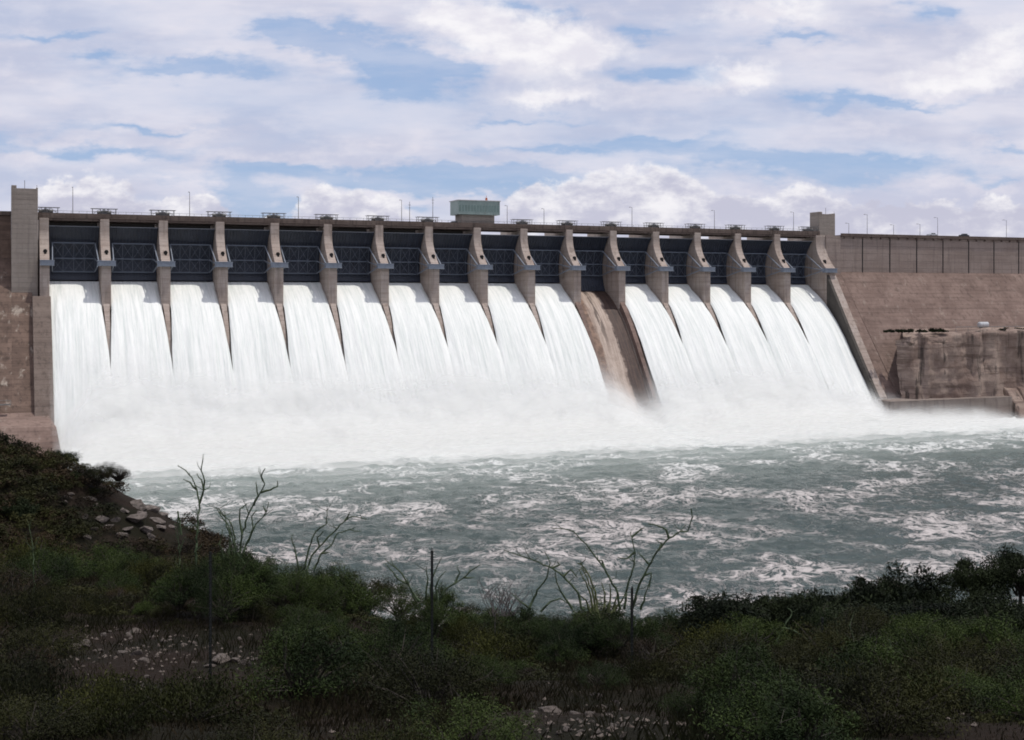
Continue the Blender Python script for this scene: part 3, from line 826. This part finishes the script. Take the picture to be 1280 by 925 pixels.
# brow line bushes, silhouetted on the river
for px, top, Y, w in ((330,695,40,1.1),(372,702,41,1.0),(415,708,41,1.1),(452,706,41,1.2),(500,728,40,.9),(548,735,41,.9),(585,748,41,.8),(620,756,40,.7),(690,764,41,.8),(735,768,41,.8),(830,768,41,.9),(650,768,38,.7),(770,770,38,.8),(870,770,38,.9)):
    g = ground_at(px, Y); tz = (372-top)*Y/F-g.z
    g.z += max(-.2, tz-1.15*w); shrub(random.choice([SH[1], SH[5], SH[0]]), g, w, w, label='bushy green shrub on the brow of the slope, outlined against the river', cat='shrub', group='bushes along the brow of the slope')
# round evergreen shrubs at the right
RT = [(905,748,47,2.0,'wide round dark shrub standing alone left of the pale shore rocks'),(1035,728,50,1.9,'round dark evergreen right of the pale rocks, at the left end of the thicket'),
 (1085,722,52,1.4,'small round evergreen in the dip between two taller crowns'),(1143,704,52,1.75,'tallest round evergreen crown in the middle of the right thicket'),
 (1218,692,50,1.25,'flat topped evergreen on the shore, nearly reaching the right edge'),(1276,686,50,1.25,'dark evergreen cut by the right edge above the shore'),
 (1190,738,48,2.0,'broad dark evergreen below the flat topped shore shrub'),(1255,742,46,2.1,'broad dark evergreen at the right edge under the shore'),
 (1000,772,44,1.4,'low dark evergreen just below the pale shore rocks'),(950,778,43,1.3,'low dark evergreen between the lone round shrub and the pale rocks'),(1100,760,44,1.9,'wide evergreen in front of the small round one'),
 (862,772,44,1.1,'small dark evergreen left of the wide round lone shrub')]
for k, (px, top, Y, rad, l) in enumerate(RT):
    g = ground_at(px, Y); tz = max(1.2, (372-top)*Y/F-g.z)
    t = empty('evergreen_shrub', label=l, cat='shrub', group='round evergreens at the right'); t.location = g; t.rotation_euler.z = k*1.3
    c = bpy.data.objects.new('crown', RS[k % 3]); COL.objects.link(c); c.parent = t; c.scale = (rad, rad, rad*1.15); c.location.z = tz-1.38*rad
    q = MB(); q.path([(0,0,-.3),(.1,.05,.5*tz*.5),(0,.1,tz*.6)], [.13,.1,.05], 7); q.path([(.05,0,.3),(.4*rad,.1,tz*.5)], [.08,.03], 5); q.path([(0,0,.35),(-.35*rad,.2,tz*.55)], [.07,.03], 5); q.build('trunk', M['twig'], t)
for k in range(42):
    px = random.uniform(890, 1440); Y = random.uniform(38, 60) if px > 1000 else random.uniform(38, 45); g = ground_at(px, Y)
    shrub(random.choice(RS), g, random.uniform(.9, 1.5), random.uniform(.9, 1.4), label='dark evergreen bush filling the thicket at the right', cat='shrub', group='thicket bushes at the right')
# mound bushes
for k in range(58):
    px = random.uniform(-60, 300); Y = random.uniform(52, 78); g = ground_at(px, Y)
    if 135 < to_px(g)[0] < 222 and 600 < to_px(g)[1] < 690 and Y < 70: continue
    if 90 < to_px(g)[0] < 140 and 622 < to_px(g)[1] < 675: 
        if random.random() < .6: continue
    shrub(random.choice([SH[0], SH[3], SH[5], RS[0], SH[3]]), g, random.uniform(.55, 1.1), random.uniform(.4, .85), label='small dark bush on the stony mound at the left', cat='shrub', group='bushes on the left mound')
for px, top, Y in ((134,574,68),(100,577,70),(60,563,70),(20,552,70),(148,578,68),(118,580,69)):
    g = ground_at(px, Y); tz = (372-top)*Y/F-g.z; g.z += max(-.2, tz-.95); shrub(SH[3] if px == 148 else SH[0], g, .75, .8, label='twiggy bush on the crest of the left mound', cat='shrub', group='bushes on the crest of the mound')

# uncountable ground cover: a low mat of scrub on the mound and between the bushes
def mat_cover(name, spots, seed, m_, label):
    src = [shrub_mesh(seed+k, 620, .075, 1.0, .8, .5, 20, 3, .45) for k in range(3)]; AV = []; AF = []; off = 0
    data = []
    for me in src:
        v_ = np.zeros(len(me.vertices)*3, np.float32); me.vertices.foreach_get('co', v_); f_ = np.zeros(len(me.loops), np.int32); me.loops.foreach_get('vertex_index', f_); data.append((v_.reshape(-1, 3), f_.reshape(-1, 4)))
    for x, y, z, s_ in spots:
        v_, f_ = data[rng.integers(0, 3)]; a_ = rng.uniform(0, 6.28); c_, d_ = math.cos(a_), math.sin(a_)
        AV.append(np.stack([v_[:,0]*c_-v_[:,1]*d_, v_[:,0]*d_+v_[:,1]*c_, v_[:,2]*.7], 1)*s_+np.array([x, y, z-.1])); AF.append(f_+off); off += len(v_)
    me = bpy.data.meshes.new(name); fast_mesh(me, np.vstack(AV), np.vstack(AF)); o = link(name, me, M[m_]); tag(o, label, None, None, 'stuff')
sp = []
for k in range(800):
    px = random.uniform(-80, 320); Y = random.uniform(44, 80); g = ground_at(px, Y); a_, b_ = to_px(g)
    if 140 < a_ < 220 and 600 < b_ < 685: continue
    if 84 < a_ < 140 and 615 < b_ < 675 and random.random() < .5: continue
    sp.append((g.x, g.y, g.z+.05, random.uniform(.7, 1.4)))
mat_cover('undergrowth', sp[::2], 40, 'leafb', 'brownish low scrub matting the left mound')
mat_cover('undergrowth', sp[1::2], 43, 'leaf', 'dark green low scrub matting the left mound')
sp = []
for k in range(900):
    Y = math.sqrt(random.uniform(15**2, 50**2)); X = random.uniform(-.5, .75)*Y; p = Vector((X, Y, hgt(X, Y)))
    if is_bare(*to_px(p)): continue
    sp.append((p.x, p.y, p.z, random.uniform(.3, .65)))
mat_cover('undergrowth', sp, 50, 'leaf', 'dark low scrub matting the near slope between the bushes')

# cliff-top scrub on the ledge
for k in range(26):
    u = u_at(random.uniform(1115, 1180), 38) if k < 16 else u_at(random.uniform(1230, 1300), 36)
    o = shrub(RS[k % 3], D(u, random.uniform(33, 39.5), -13.3), random.uniform(1.0, 2.0), random.uniform(.7, 1.5), label='scrub bush on the ledge above the rock face', cat='shrub', group='bushes on the ledge')

for px, top, Y, w in ((238,672,29,.75),(225,690,28,.7),(262,680,29,.8),(292,668,28.5,.85),(318,684,28.5,.7),(278,694,27.5,.8),(372,690,31,.7),(394,694,31,.75),(350,696,31,.7),(520,738,29.5,.55),(545,735,29.5,.6),(575,742,29.5,.55),(700,752,29,.6),(740,750,29,.65),(775,748,28.5,.6),(810,752,28.5,.6),(668,756,29,.5)):
    g = ground_at(px, Y); tz = (372-top-22)*Y/F-g.z; g.z += max(-.5, tz-1.15*w)
    shrub(random.choice([SH[1], SH[5], SH[2], SH[1]]), g, w, w, label='green bush wrapped around the foot of the spiny stalks', cat='shrub', group='bushes around the spiny stalks')

# spiny stalk plants, stems given as picture polylines turned into points at a depth
def spiny(label, Y, stems, mat_='stem', r0=.038, leaf=True):
    base = stems[0][0]; g = ray(*base)*Y; root = empty('spiny_shrub', label=label, cat='shrub'); root.location = g
    gz = hgt(g.x, g.y)-g.z
    for j, st in enumerate(stems):
        dep = Y+random.uniform(-.5, .5); pts = []
        for k, p in enumerate(st):
            yy = Y+(dep-Y)*(k/max(1, len(st)-1)) if j == 0 or st[0] == base else dep
            P_ = ray(*p)*yy-g; pts.append(P_)
        if st[0] == base: pts.insert(0, Vector((0, 0, min(-.3, gz-.1))))
        # subdivide with wobble
        fine = []
        for a_, b_ in zip(pts[:-1], pts[1:]):
            n_ = max(2, int((b_-a_).length/.10))
            for m_ in range(n_):
                t_ = m_/n_; fine.append(a_.lerp(b_, t_)+Vector((random.gauss(0,.008), random.gauss(0,.02), random.gauss(0,.008))))
        fine.append(pts[-1]); N = len(fine)
        rr = [r0*(1-.72*m_/(N-1))*(1+.18*random.random()) * (1 if st[0] == base else .75) for m_ in range(N)]
        q = MB(); q.path(fine, rr, 6)
        if leaf:
            for m_ in range(1, N):
                for _ in range(2):
                    d = Vector((random.gauss(0,1), random.gauss(0,1), random.gauss(0,1))).normalized(); L = random.uniform(.03, .065)
                    c = fine[m_]; s_ = d.orthogonal().normalized()*.008
                    q.add([c-s_, c+d*L, c+s_], [(0,1,2)])
        if leaf and N > 8:
            for _ in range(int(N/4)):
                c = fine[random.randrange(N//4, N)]; d = Vector((random.gauss(0,1), random.gauss(0,.6), random.uniform(.2,1.4))).normalized(); L = random.uniform(.08,.42)
                e1 = c+d*L*.55+Vector((random.gauss(0,.02),0,random.gauss(0,.02))); q.path([c, e1, e1+(d+Vector((random.gauss(0,.3),0,.5))).normalized()*L*.5], [r0*.3, r0*.22, r0*.1], 4)
        q.build('stem', M[mat_], root)
    return root
spiny('tall forked spiny shrub with bare stalks, leftmost against the water', 31, [
    [(245,690),(247,655),(249,630),(246,612),(240,597),(232,588),(222,582)],[(249,630),(255,612),(256,600),(252,588),(254,568)],[(246,612),(238,603),(229,599)],[(255,612),(252,600),(246,592)],[(227,668),(224,652),(222,640),(223,672)]])
spiny('bushy clump of branching spiny stalks between the forked shrub and the leaning one', 30, [
    [(298,700),(303,668),(309,648),(316,632),(326,616),(331,605),(327,597),(331,586)],[(292,700),(294,672),(290,655),(276,640),(273,636)],[(285,700),(288,670),(283,658),(281,640)],
    [(300,700),(310,676),(320,655),(333,640),(336,628)],[(316,632),(322,620),(320,603)],[(326,616),(338,612),(347,608),(347,601)],[(303,668),(299,650),(301,636),(308,630)],[(311,676),(316,660),(314,646),(321,638)],
    [(280,700),(275,680),(278,662)],[(306,704),(296,690),(287,660),(270,634)],[(333,640),(329,633)]])
spiny('spiny shrub leaning right with a long curved tip', 33, [
    [(384,712),(390,694),(399,684),(411,671),(421,661),(431,651),(440,645),(458,649)],[(380,712),(385,690),(392,668),(400,660),(408,655),(409,633)],[(431,651),(436,643),(437,640)],[(392,712),(402,692),(414,682),(422,667),(437,662),(450,664)],
    [(374,712),(370,690),(364,673),(367,668)],[(399,684),(397,672),(404,664)],[(402,692),(412,690)]])
spiny('low spreading spiny shrub around the middle fence post', 31, [
    [(545,755),(556,738),(568,730),(580,722),(588,714),(600,706)],[(540,752),(538,730),(545,712),(552,697)],[(568,730),(575,716),(571,708)],[(520,752),(510,730),(502,716),(490,706),(482,700)],[(510,730),(498,724),(488,712),(481,704)],
    [(548,752),(545,735),(549,722),(557,714)],[(532,750),(534,728),(533,708)],[(525,752),(515,740),(508,722)],[(580,722),(592,722)]])
E = [(790,762),(795,742),(804,720),(812,706),(822,688),(836,673),(850,664),(860,664),(866,645),(864,636)]
spiny('largest spiny shrub, long stalks arching over the river right of the middle', 30, [
    E,[(775,762),(772,740),(758,716),(748,700),(732,680),(716,664),(705,661),(689,660)],[(728,762),(722,740),(704,720),(690,710),(662,698),(646,692),(630,688)],
    [(780,762),(784,735),(792,708),(794,690),(790,672),(788,665)],[(790,672),(800,662),(805,660)],[(836,673),(832,662),(822,657),(811,655)],[(822,688),(827,680),(821,676)],[(812,706),(806,700),(797,690)],
    [(660,764),(672,738),(684,722),(688,704),(681,690)],[(716,762),(704,744),(696,728),(694,712)],[(704,720),(714,712),(722,722)],[(804,720),(814,716),(812,735)],[(755,708),(753,700),(746,700)],[(794,690),(784,698),(772,697)],
    [(800,762),(808,740),(812,726)],[(690,710),(700,706),(697,702)],[(664,762),(650,752),(640,742)],[(676,764),(688,752),(700,748),(712,756)]])
spiny('pale yellow-green upright stems in the heart of the largest spiny shrub', 30.5, [
    [(748,765),(744,740),(738,722),(728,706),(722,704)],[(746,765),(741,742),(735,725),(727,709)],[(742,765),(738,745),(732,728),(724,712)],[(754,765),(756,742),(752,728)],[(760,765),(764,745),(762,730)],[(768,765),(770,748),(772,738)],[(738,766),(732,750),(722,742)],[(764,766),(776,752),(784,738)]], 'stemy', .04)
tw = []
for k in range(26):
    a = random.uniform(-1, 1); x0 = 628+random.uniform(-14,14); L = random.uniform(22, 42)
    p0 = (x0, 770); p1 = (x0+a*14, 770-L*.55); p2 = (x0+a*26+random.uniform(-6,6), 770-L); p3 = (p2[0]+random.uniform(-7,7), p2[1]-random.uniform(4,14))
    tw.append([p0, p1, p2, p3]); tw.append([p1, (p1[0]-a*10, p1[1]-L*.3), (p1[0]-a*12+4, p1[1]-L*.45)])
spiny('leafless grey twiggy bush between the low spiny shrub and the largest one', 32, tw, 'dead', .014, False)
spiny('thin bent dead branch standing out before the pale shore rocks', 36, [[(962,835),(972,800),(982,780),(987,772),(990,765),(984,760)],[(978,784),(992,788),(1010,800),(1025,808)]], 'stem', .04)
spiny('faint thin stalks rising in the dark thicket right of the last fence post', 26, [[(1075,850),(1062,828),(1050,800),(1045,770)],[(1080,850),(1072,820),(1066,796),(1062,782)],[(1110,832),(1116,818),(1112,800)],[(1116,818),(1124,812)]], 'stem', .025)
for px, l in ((225,'dry stalk left of the forked spiny shrub'),(42,'thin dry stalk at the left edge below the mound')):
    spiny(l, 30, [[(px,705),(px-2,680),(px-6,655)],[(px-1,690),(px+6,672)]], 'stem', .02)

# ------------------------------------------------------------------ fence posts
def post(px, ytop, ybot, label):
    Y = 24*100/(ybot-ytop)*.93; g = ground_at(px, Y); h_ = (372-ytop)*Y/F-g.z
    r = empty('fence_post', label=label, cat='fence post', group='steel fence posts across the slope'); r.location = g
    q = MB(); q.box(-.022,.022,-.006,.006,-.4,h_); q.box(-.006,.006,-.03,-.0061,-.4,h_)
    for k in range(int(h_/.07)): q.box(-.012,.012,-.042,-.0301,.1+k*.07,.125+k*.07)
    q.build('web', M['post'], r)
post(263, 690, 800, 'dark steel fence post rising from the scrub below the clump of spiny stalks')
post(540, 688, 790, 'dark steel fence post in the middle of the low spreading spiny shrub')
post(790, 735, 838, 'dark steel fence post below the largest spiny shrub')
post(1028, 772, 856, 'dark steel fence post in front of the right thicket')

# ------------------------------------------------------------------ rocks
def rock_mesh(seed, flat=.6):
    r = random.Random(seed); import bmesh
    bm = bmesh.new(); bmesh.ops.create_icosphere(bm, subdivisions=4, radius=1)
    off = Vector((r.uniform(0,50), r.uniform(0,50), 0)); pl = [(Vector((r.gauss(0,1), r.gauss(0,1), r.gauss(0,1))).normalized(), r.uniform(.38,.72)) for _ in range(13)]
    for v in bm.verts:
        c = v.co.copy()
        for n_, d_ in pl:
            k = c.dot(n_)
            if k > d_: c -= n_*(k-d_)
        c *= 1+.10*mn.noise(c*2.2+off)+.05*mn.noise(c*6+off); c.z *= flat; c.x *= 1.15; v.co = c
    me = bpy.data.meshes.new('rock'); bm.to_mesh(me); bm.free(); return me
RK = [rock_mesh(k, .55+.1*(k % 3)) for k in range(6)]
def rocks(m, spots, name, label, group):
    cp = [me.copy() for me in RK]
    for me in cp: me.materials.append(M[m])
    for px, py, s in spots:
        g = ground_px(px, py)
        if g is None: continue
        o = bpy.data.objects.new(name, random.choice(cp)); COL.objects.link(o)
        r_ = s*g.y/F/2; o.location = g+Vector((0,0,r_*.05)); o.scale = (r_, r_*random.uniform(.7,1), r_*random.uniform(.7,1.1)); o.rotation_euler = (random.uniform(-.3,.3), random.uniform(-.3,.3), random.uniform(0,6.28))
        tag(o, label, 'rock', group)
rocks('rock', [(90,812,22),(105,808,26),(122,815,14),(78,806,14),(155,818,16),(170,820,22),(180,827,16),(160,796,14),(130,795,12),(168,793,20),(190,797,12),(205,803,14),(245,831,12),(275,828,34),(292,828,22),(305,832,18),(262,834,14),(315,836,16),(352,840,12),(366,842,16),(375,843,10),(88,800,10),(135,790,10),(180,860,16),(184,850,12),(230,808,10),(242,805,9),(300,800,10),(318,828,12),(148,789,10),(64,802,9),(198,790,9)], 'rock', 'pale limestone chunk among the grass at the lower left', 'pale rocks at the lower left')
rocks('rock', [(688,890,30),(668,893,14),(720,893,16),(735,893,14),(752,886,18),(762,896,12),(765,910,20),(783,908,18),(710,912,14),(728,917,12),(800,912,10),(698,920,12),(748,920,14),(815,920,10),(845,918,12),(660,905,12),(780,922,12),(690,908,10),(725,903,10),(740,905,10)], 'rock', 'pale stone in the reddish clearing at the bottom middle', 'pale stones at the bottom middle')
rocks('drock', [(745,873,22),(868,880,30),(875,870,20),(858,888,20),(915,884,24),(905,872,16),(920,872,14),(770,880,16)], 'rock', 'dark reddish boulder half hidden in scrub at the bottom right of the middle', 'dark reddish boulders at the bottom')
rocks('riprap', [(182,622,30),(172,634,26),(190,638,30),(200,628,22),(208,634,24),(168,650,36),(195,652,22),(180,664,24),(205,645,20),(215,642,16),(200,660,20),(155,640,16),(160,662,20),(176,644,18),(120,635,20),(112,625,16),(126,650,22),(105,648,14),(134,660,18),(118,662,16),(98,664,16),(144,652,16),(84,622,12),(80,630,14),(88,618,10),(215,660,16),(150,672,18),(110,672,14),(190,674,18)], 'boulder', 'grey riprap boulder on the end of the left mound', 'riprap boulders on the left mound')
for k, (px, Y, s) in enumerate(((962,46.5,.8),(975,46,.9),(990,46.5,.7),(1000,47,.5),(984,44.5,.5),(948,46,.4))):
    me = RK[k % 6].copy(); me.materials.append(M['rock']); o = link('rock', me); g = ground_at(px, Y); o.location = (g.x, g.y, (372-772-(k%3)*3)*Y/F); o.scale = (s,s,s*.7); o.location.z = max(g.z+.1, o.location.z-.4)
    tag(o, 'pale rock on the shore in the gap between dark evergreens', 'rock', 'pale shore rocks at the right')

# gravel and grass
n = 520; V = []; Q = []
for k in range(n):
    c = random.random()
    if c < .45: px, py = random.gauss(190, 75), random.gauss(815, 16)
    elif c < .6: px, py = random.gauss(750, 60), random.gauss(905, 14)
    else: px, py = random.uniform(0, 1280), random.uniform(790, 920)
    g = ground_px(px, py, 10, 36)
    if g is None: continue
    r_ = random.uniform(.015, .06); b = len(V)
    J = lambda: random.uniform(.6, 1)*r_
    V += [(g.x-J(),g.y,g.z),(g.x,g.y-J(),g.z),(g.x+J(),g.y,g.z),(g.x,g.y+J(),g.z),(g.x+random.uniform(-.5,.5)*r_,g.y,g.z+J()*.8)]
    Q += [(b,b+1,b+4,b+4),(b+1,b+2,b+4,b+4),(b+2,b+3,b+4,b+4),(b+3,b,b+4,b+4)]
me = bpy.data.meshes.new('gravel'); me.from_pydata(V, [], [q_[:3] for q_ in Q]); o = link('gravel', me, M['rock']); tag(o, 'pale gravel scattered over the near slope', None, None, 'stuff')
n = 165000
Y = np.sqrt(rng.uniform(11.5**2, 42**2, n)); X = rng.uniform(-.47, .56, n)*Y
keep = []
Zg = np.array([hgt(x, y) for x, y in zip(X, Y)])
pxa = 640+F*X/Y; pya = 372-F*Zg/Y
clear = ((pxa > 60) & (pxa < 330) & (pya > 790) & (pya < 868)) | ((pxa > 650) & (pxa < 840) & (pya > 880))
kp = ~clear | (rng.uniform(0, 1, n) < .3); X, Y, Zg = X[kp], Y[kp], Zg[kp]; n = len(X)
tuft = np.stack([X, Y, Zg-.02], 1)
hh = rng.uniform(.05, .2, n)*(.6+.8*np.array([mn.noise(Vector((x*.3, y*.3, 5)))+.5 for x, y in zip(X, Y)]))
dr = rng.normal(0, 1, (n, 3)); dr[:, 2] = 0; dr /= np.linalg.norm(dr, axis=1)[:, None]
sd = np.cross(dr, [0,0,1])*rng.uniform(.003, .008, (n, 1)); ln = rng.uniform(.1, .7, (n, 1))*hh[:, None]
Vg = np.stack([tuft-sd, tuft+sd, tuft+dr*ln*.35+sd*.6+np.array([0,0,1])*hh[:, None]*.6, tuft+dr*ln+np.array([0,0,1])*hh[:, None]], 1).reshape(-1, 3)
me = bpy.data.meshes.new('grass'); fast_mesh(me, Vg, np.arange(n*4).reshape(-1, 4)); o = link('grass', me, M['grass']); tag(o, 'dark wild grass covering the near slope', None, None, 'stuff')

# ------------------------------------------------------------------ sun and sky
sv = (Vector((CT, ST, 0))*.30+Vector((ST, -CT, 0))*.14+Vector((0,0,.94))).normalized()
sd_ = bpy.data.lights.new('sun', 'SUN'); sd_.energy = 2.5; sd_.angle = R(.53); sd_.color = (1, .955, .88)
so = bpy.data.objects.new('sun', sd_); COL.objects.link(so); so.rotation_euler = sv.to_track_quat('Z', 'Y').to_euler(); so.location = (0, 0, 80)
W = bpy.data.worlds.new('World'); sc.world = W; W.use_nodes = True
t = NT(W.node_tree); bg = t.n['Background']; bg.inputs[1].default_value = .1
sky = t.node('ShaderNodeTexSky', sky_type='NISHITA'); sky.sun_disc = False; sky.sun_elevation = math.asin(sv.z); sky.sun_rotation = math.atan2(sv.x, sv.y)
sky.air_density = 1.0; sky.dust_density = .6; sky.ozone_density = 1.5
dirv = t.node('ShaderNodeTexCoord').outputs['Generated']; s = t.sep(dirv)
yy = t.math('MAXIMUM', t.math('ABSOLUTE', s[1]), .25)
A = t.math('DIVIDE', s[0], yy); E_ = t.math('DIVIDE', s[2], yy)
cv = t.node('ShaderNodeCombineXYZ'); t.put(cv.inputs[0], A); t.put(cv.inputs[1], E_); ae = cv.outputs[0]
def cnoise(scale, mp, detail=6, rough=.6, seed=0, dist=0):
    m_ = t.node('ShaderNodeMapping'); t.l.new(ae, m_.inputs[0]); m_.inputs[3].default_value = (*mp, 1); m_.inputs[1].default_value = (seed, seed*.7, 0)
    return t.noise(m_.outputs[0], scale, detail, rough, dist)
def cvec(scale, mp, seed):
    m_ = t.node('ShaderNodeMapping'); t.l.new(ae, m_.inputs[0]); m_.inputs[3].default_value = (*mp, 1); m_.inputs[1].default_value = (seed, seed, 0)
    n_ = t.node('ShaderNodeTexNoise'); t.l.new(m_.outputs[0], n_.inputs['Vector']); n_.inputs['Scale'].default_value = scale; n_.inputs['Detail'].default_value = 5; n_.inputs['Roughness'].default_value = .6
    return t.sep(n_.outputs['Color'])
w1 = cvec(14, (1, 2.2), 3); w2 = cvec(38, (1, 1.2), 9)
def warp(c, w, amt): return t.math('ADD', c, t.math('MULTIPLY', t.math('SUBTRACT', w, .5), amt))
Aw, Ew = warp(A, w1[0], .16), warp(E_, w1[1], .055)
Ac, Ec = warp(A, w2[0], .045), warp(E_, w2[1], .040)
def comb(a, e):
    n_ = t.node('ShaderNodeCombineXYZ'); t.put(n_.inputs[0], a); t.put(n_.inputs[1], e); return n_.outputs[0]
VW, VC = comb(Aw, Ew), comb(Ac, Ec)
def blob(px, py, rx, ry, vec=None, w=2.1):      # soft elliptical patch of sky in (azimuth, elevation)
    m_ = t.node('ShaderNodeMapping'); t.l.new(vec or VW, m_.inputs[0])
    sx, sy = F/(rx*w), F/(ry*w)
    m_.inputs[3].default_value = (sx, sy, 0); m_.inputs[1].default_value = (-(px-640)/F*sx, -(372-py)/F*sy, 0)
    g_ = t.node('ShaderNodeTexGradient', gradient_type='QUADRATIC_SPHERE'); t.l.new(m_.outputs[0], g_.inputs[0]); return g_.outputs['Fac']
def total(lst, op='ADD'):
    r = lst[0]
    for x in lst[1:]: r = t.math(op, r, x)
    return r
blue = total([blob(*b_) for b_ in ((535,88,85,26),(395,45,60,22),(470,70,60,20),(815,88,50,16),(660,10,45,12),(790,38,40,12),(975,46,70,9),(1168,16,45,22),(190,156,110,8),(900,198,80,14),
       (600,222,190,13),(330,212,110,9),(130,70,36,8),(1060,222,100,15),(1250,178,50,12),(10,170,60,24),(270,240,60,18),(330,262,60,18),(520,262,30,10),(880,95,30,8),(1240,225,60,10),(640,150,60,5),(230,92,110,9),(60,40,90,8),(525,92,60,18),(395,42,60,18),(1130,120,120,8),(700,185,160,7),(500,228,260,14),(1080,205,200,13),(130,190,120,10),(820,172,90,7),(240,80,70,10),(1020,130,70,8))])
fine = cnoise(9, (1, 5), 6, .62, 2)
fine2 = cnoise(3.2, (1, 4.5), 5, .6, 6)
wisp = t.math('ADD', t.math('MULTIPLY', fine, .6), t.math('MULTIPLY', fine2, .5))
bl = t.math('ADD', t.math('MULTIPLY', blue, 1.15), t.math('MULTIPLY', t.math('SUBTRACT', .53, wisp), 2.4))
cover = t.ramp(bl, 1.15, .0)
cover = t.math('MAXIMUM', cover, t.ramp(fine, .35, .65, .08, .38))
# cumulus heads low over the dam
cum = [blob(px, py, rx, ry, VC) for px, py, rx, ry in ((125,255,62,40),(70,262,50,30),(205,275,70,22),(400,258,32,26),(448,263,46,22),(245,262,30,22),(480,275,40,14),(300,285,90,14),
      (650,270,34,26),(700,262,45,34),(770,256,70,44),(835,258,60,42),(905,272,60,26),(985,262,42,34),(1050,276,60,24),(1120,276,60,22),(1200,280,80,22),(1275,280,60,26),(560,284,60,16))]
cumf = t.ramp(t.math('ADD', total(cum), t.math('MULTIPLY', t.math('SUBTRACT', fine2, .5), .35)), .30, .55)
cumb = [blob(px, py, rx, ry, VC) for px, py, rx, ry in ((640,48,90,36),(720,62,80,30),(560,18,70,26),(930,95,75,26),(1255,58,62,44),(1180,100,90,26),(960,10,120,26),(690,120,110,22))]
cumbf = t.ramp(total(cumb), .25, .8)
lt = cnoise(22, (1, 1.9), 5, .6, 4); lt2 = cnoise(6, (1, 4), 4, .55, 8)
k10 = 10.
def C(r_, g_, b_): return tuple((((x/255+.055)/1.055)**2.4)*k10 for x in (r_, g_, b_))
skyc = t.mix(.75, t.mix(1, sky.outputs[0], (1.0, .98, 1.05), 'MULTIPLY'), C(156,184,224))
cl = t.mix(t.ramp(lt2, .36, .64), C(200,203,223), C(226,225,237))
cl = t.mix(t.ramp(lt, .45, .7, 0, .45), cl, C(238,233,240))
col = t.mix(t.math('MULTIPLY', cover, t.ramp(fine2, .35, .6, .72, 1)), skyc, cl)
col = t.mix(t.math('MULTIPLY', cumbf, .95), col, t.mix(t.ramp(lt, .35, .62), C(230,228,238), C(250,248,251)))
# cumulus shade: greyer low, bright towards the top edge
shd = t.math('ADD', t.math('ADD', t.ramp(total(cum), .4, 1.8, 0, .3), t.ramp(E_, .115, .06, 0, .6)), t.math('MULTIPLY', t.math('SUBTRACT', .5, lt), 3.2))
cumc = t.mix(t.ramp(shd, 0, .9), C(248,246,249), C(197,197,215))
col = t.mix(t.math('MULTIPLY', cumf, .92), col, cumc)
haze = t.ramp(E_, .085, .02)
col = t.mix(t.math('MULTIPLY', haze, .45), col, C(205,205,222))
t.l.new(col, bg.inputs[0])

# ------------------------------------------------------------------ camera
cam = bpy.data.cameras.new('camera'); co_ = bpy.data.objects.new('camera', cam); COL.objects.link(co_); sc.camera = co_
cam.sensor_width = 36; cam.lens = F/1280*36; cam.shift_y = -(462.5-372)/1280; cam.clip_start = .1; cam.clip_end = 20000
co_.location = (0, 0, 0); co_.rotation_euler = (R(90), 0, 0)
sc.view_settings.view_transform = 'Standard'; sc.view_settings.look = 'None'; sc.view_settings.exposure = 0; sc.view_settings.gamma = 1
cy = sc.cycles; cy.max_bounces = 8; cy.diffuse_bounces = 2; cy.glossy_bounces = 2; cy.transparent_max_bounces = 40; cy.transmission_bounces = 4
cy.filter_width = 1.8; cy.use_adaptive_sampling = True; cy.adaptive_threshold = .025; cy.use_denoising = True; cy.sample_clamp_indirect = 8
sc.world.cycles.sampling_method = 'AUTOMATIC'
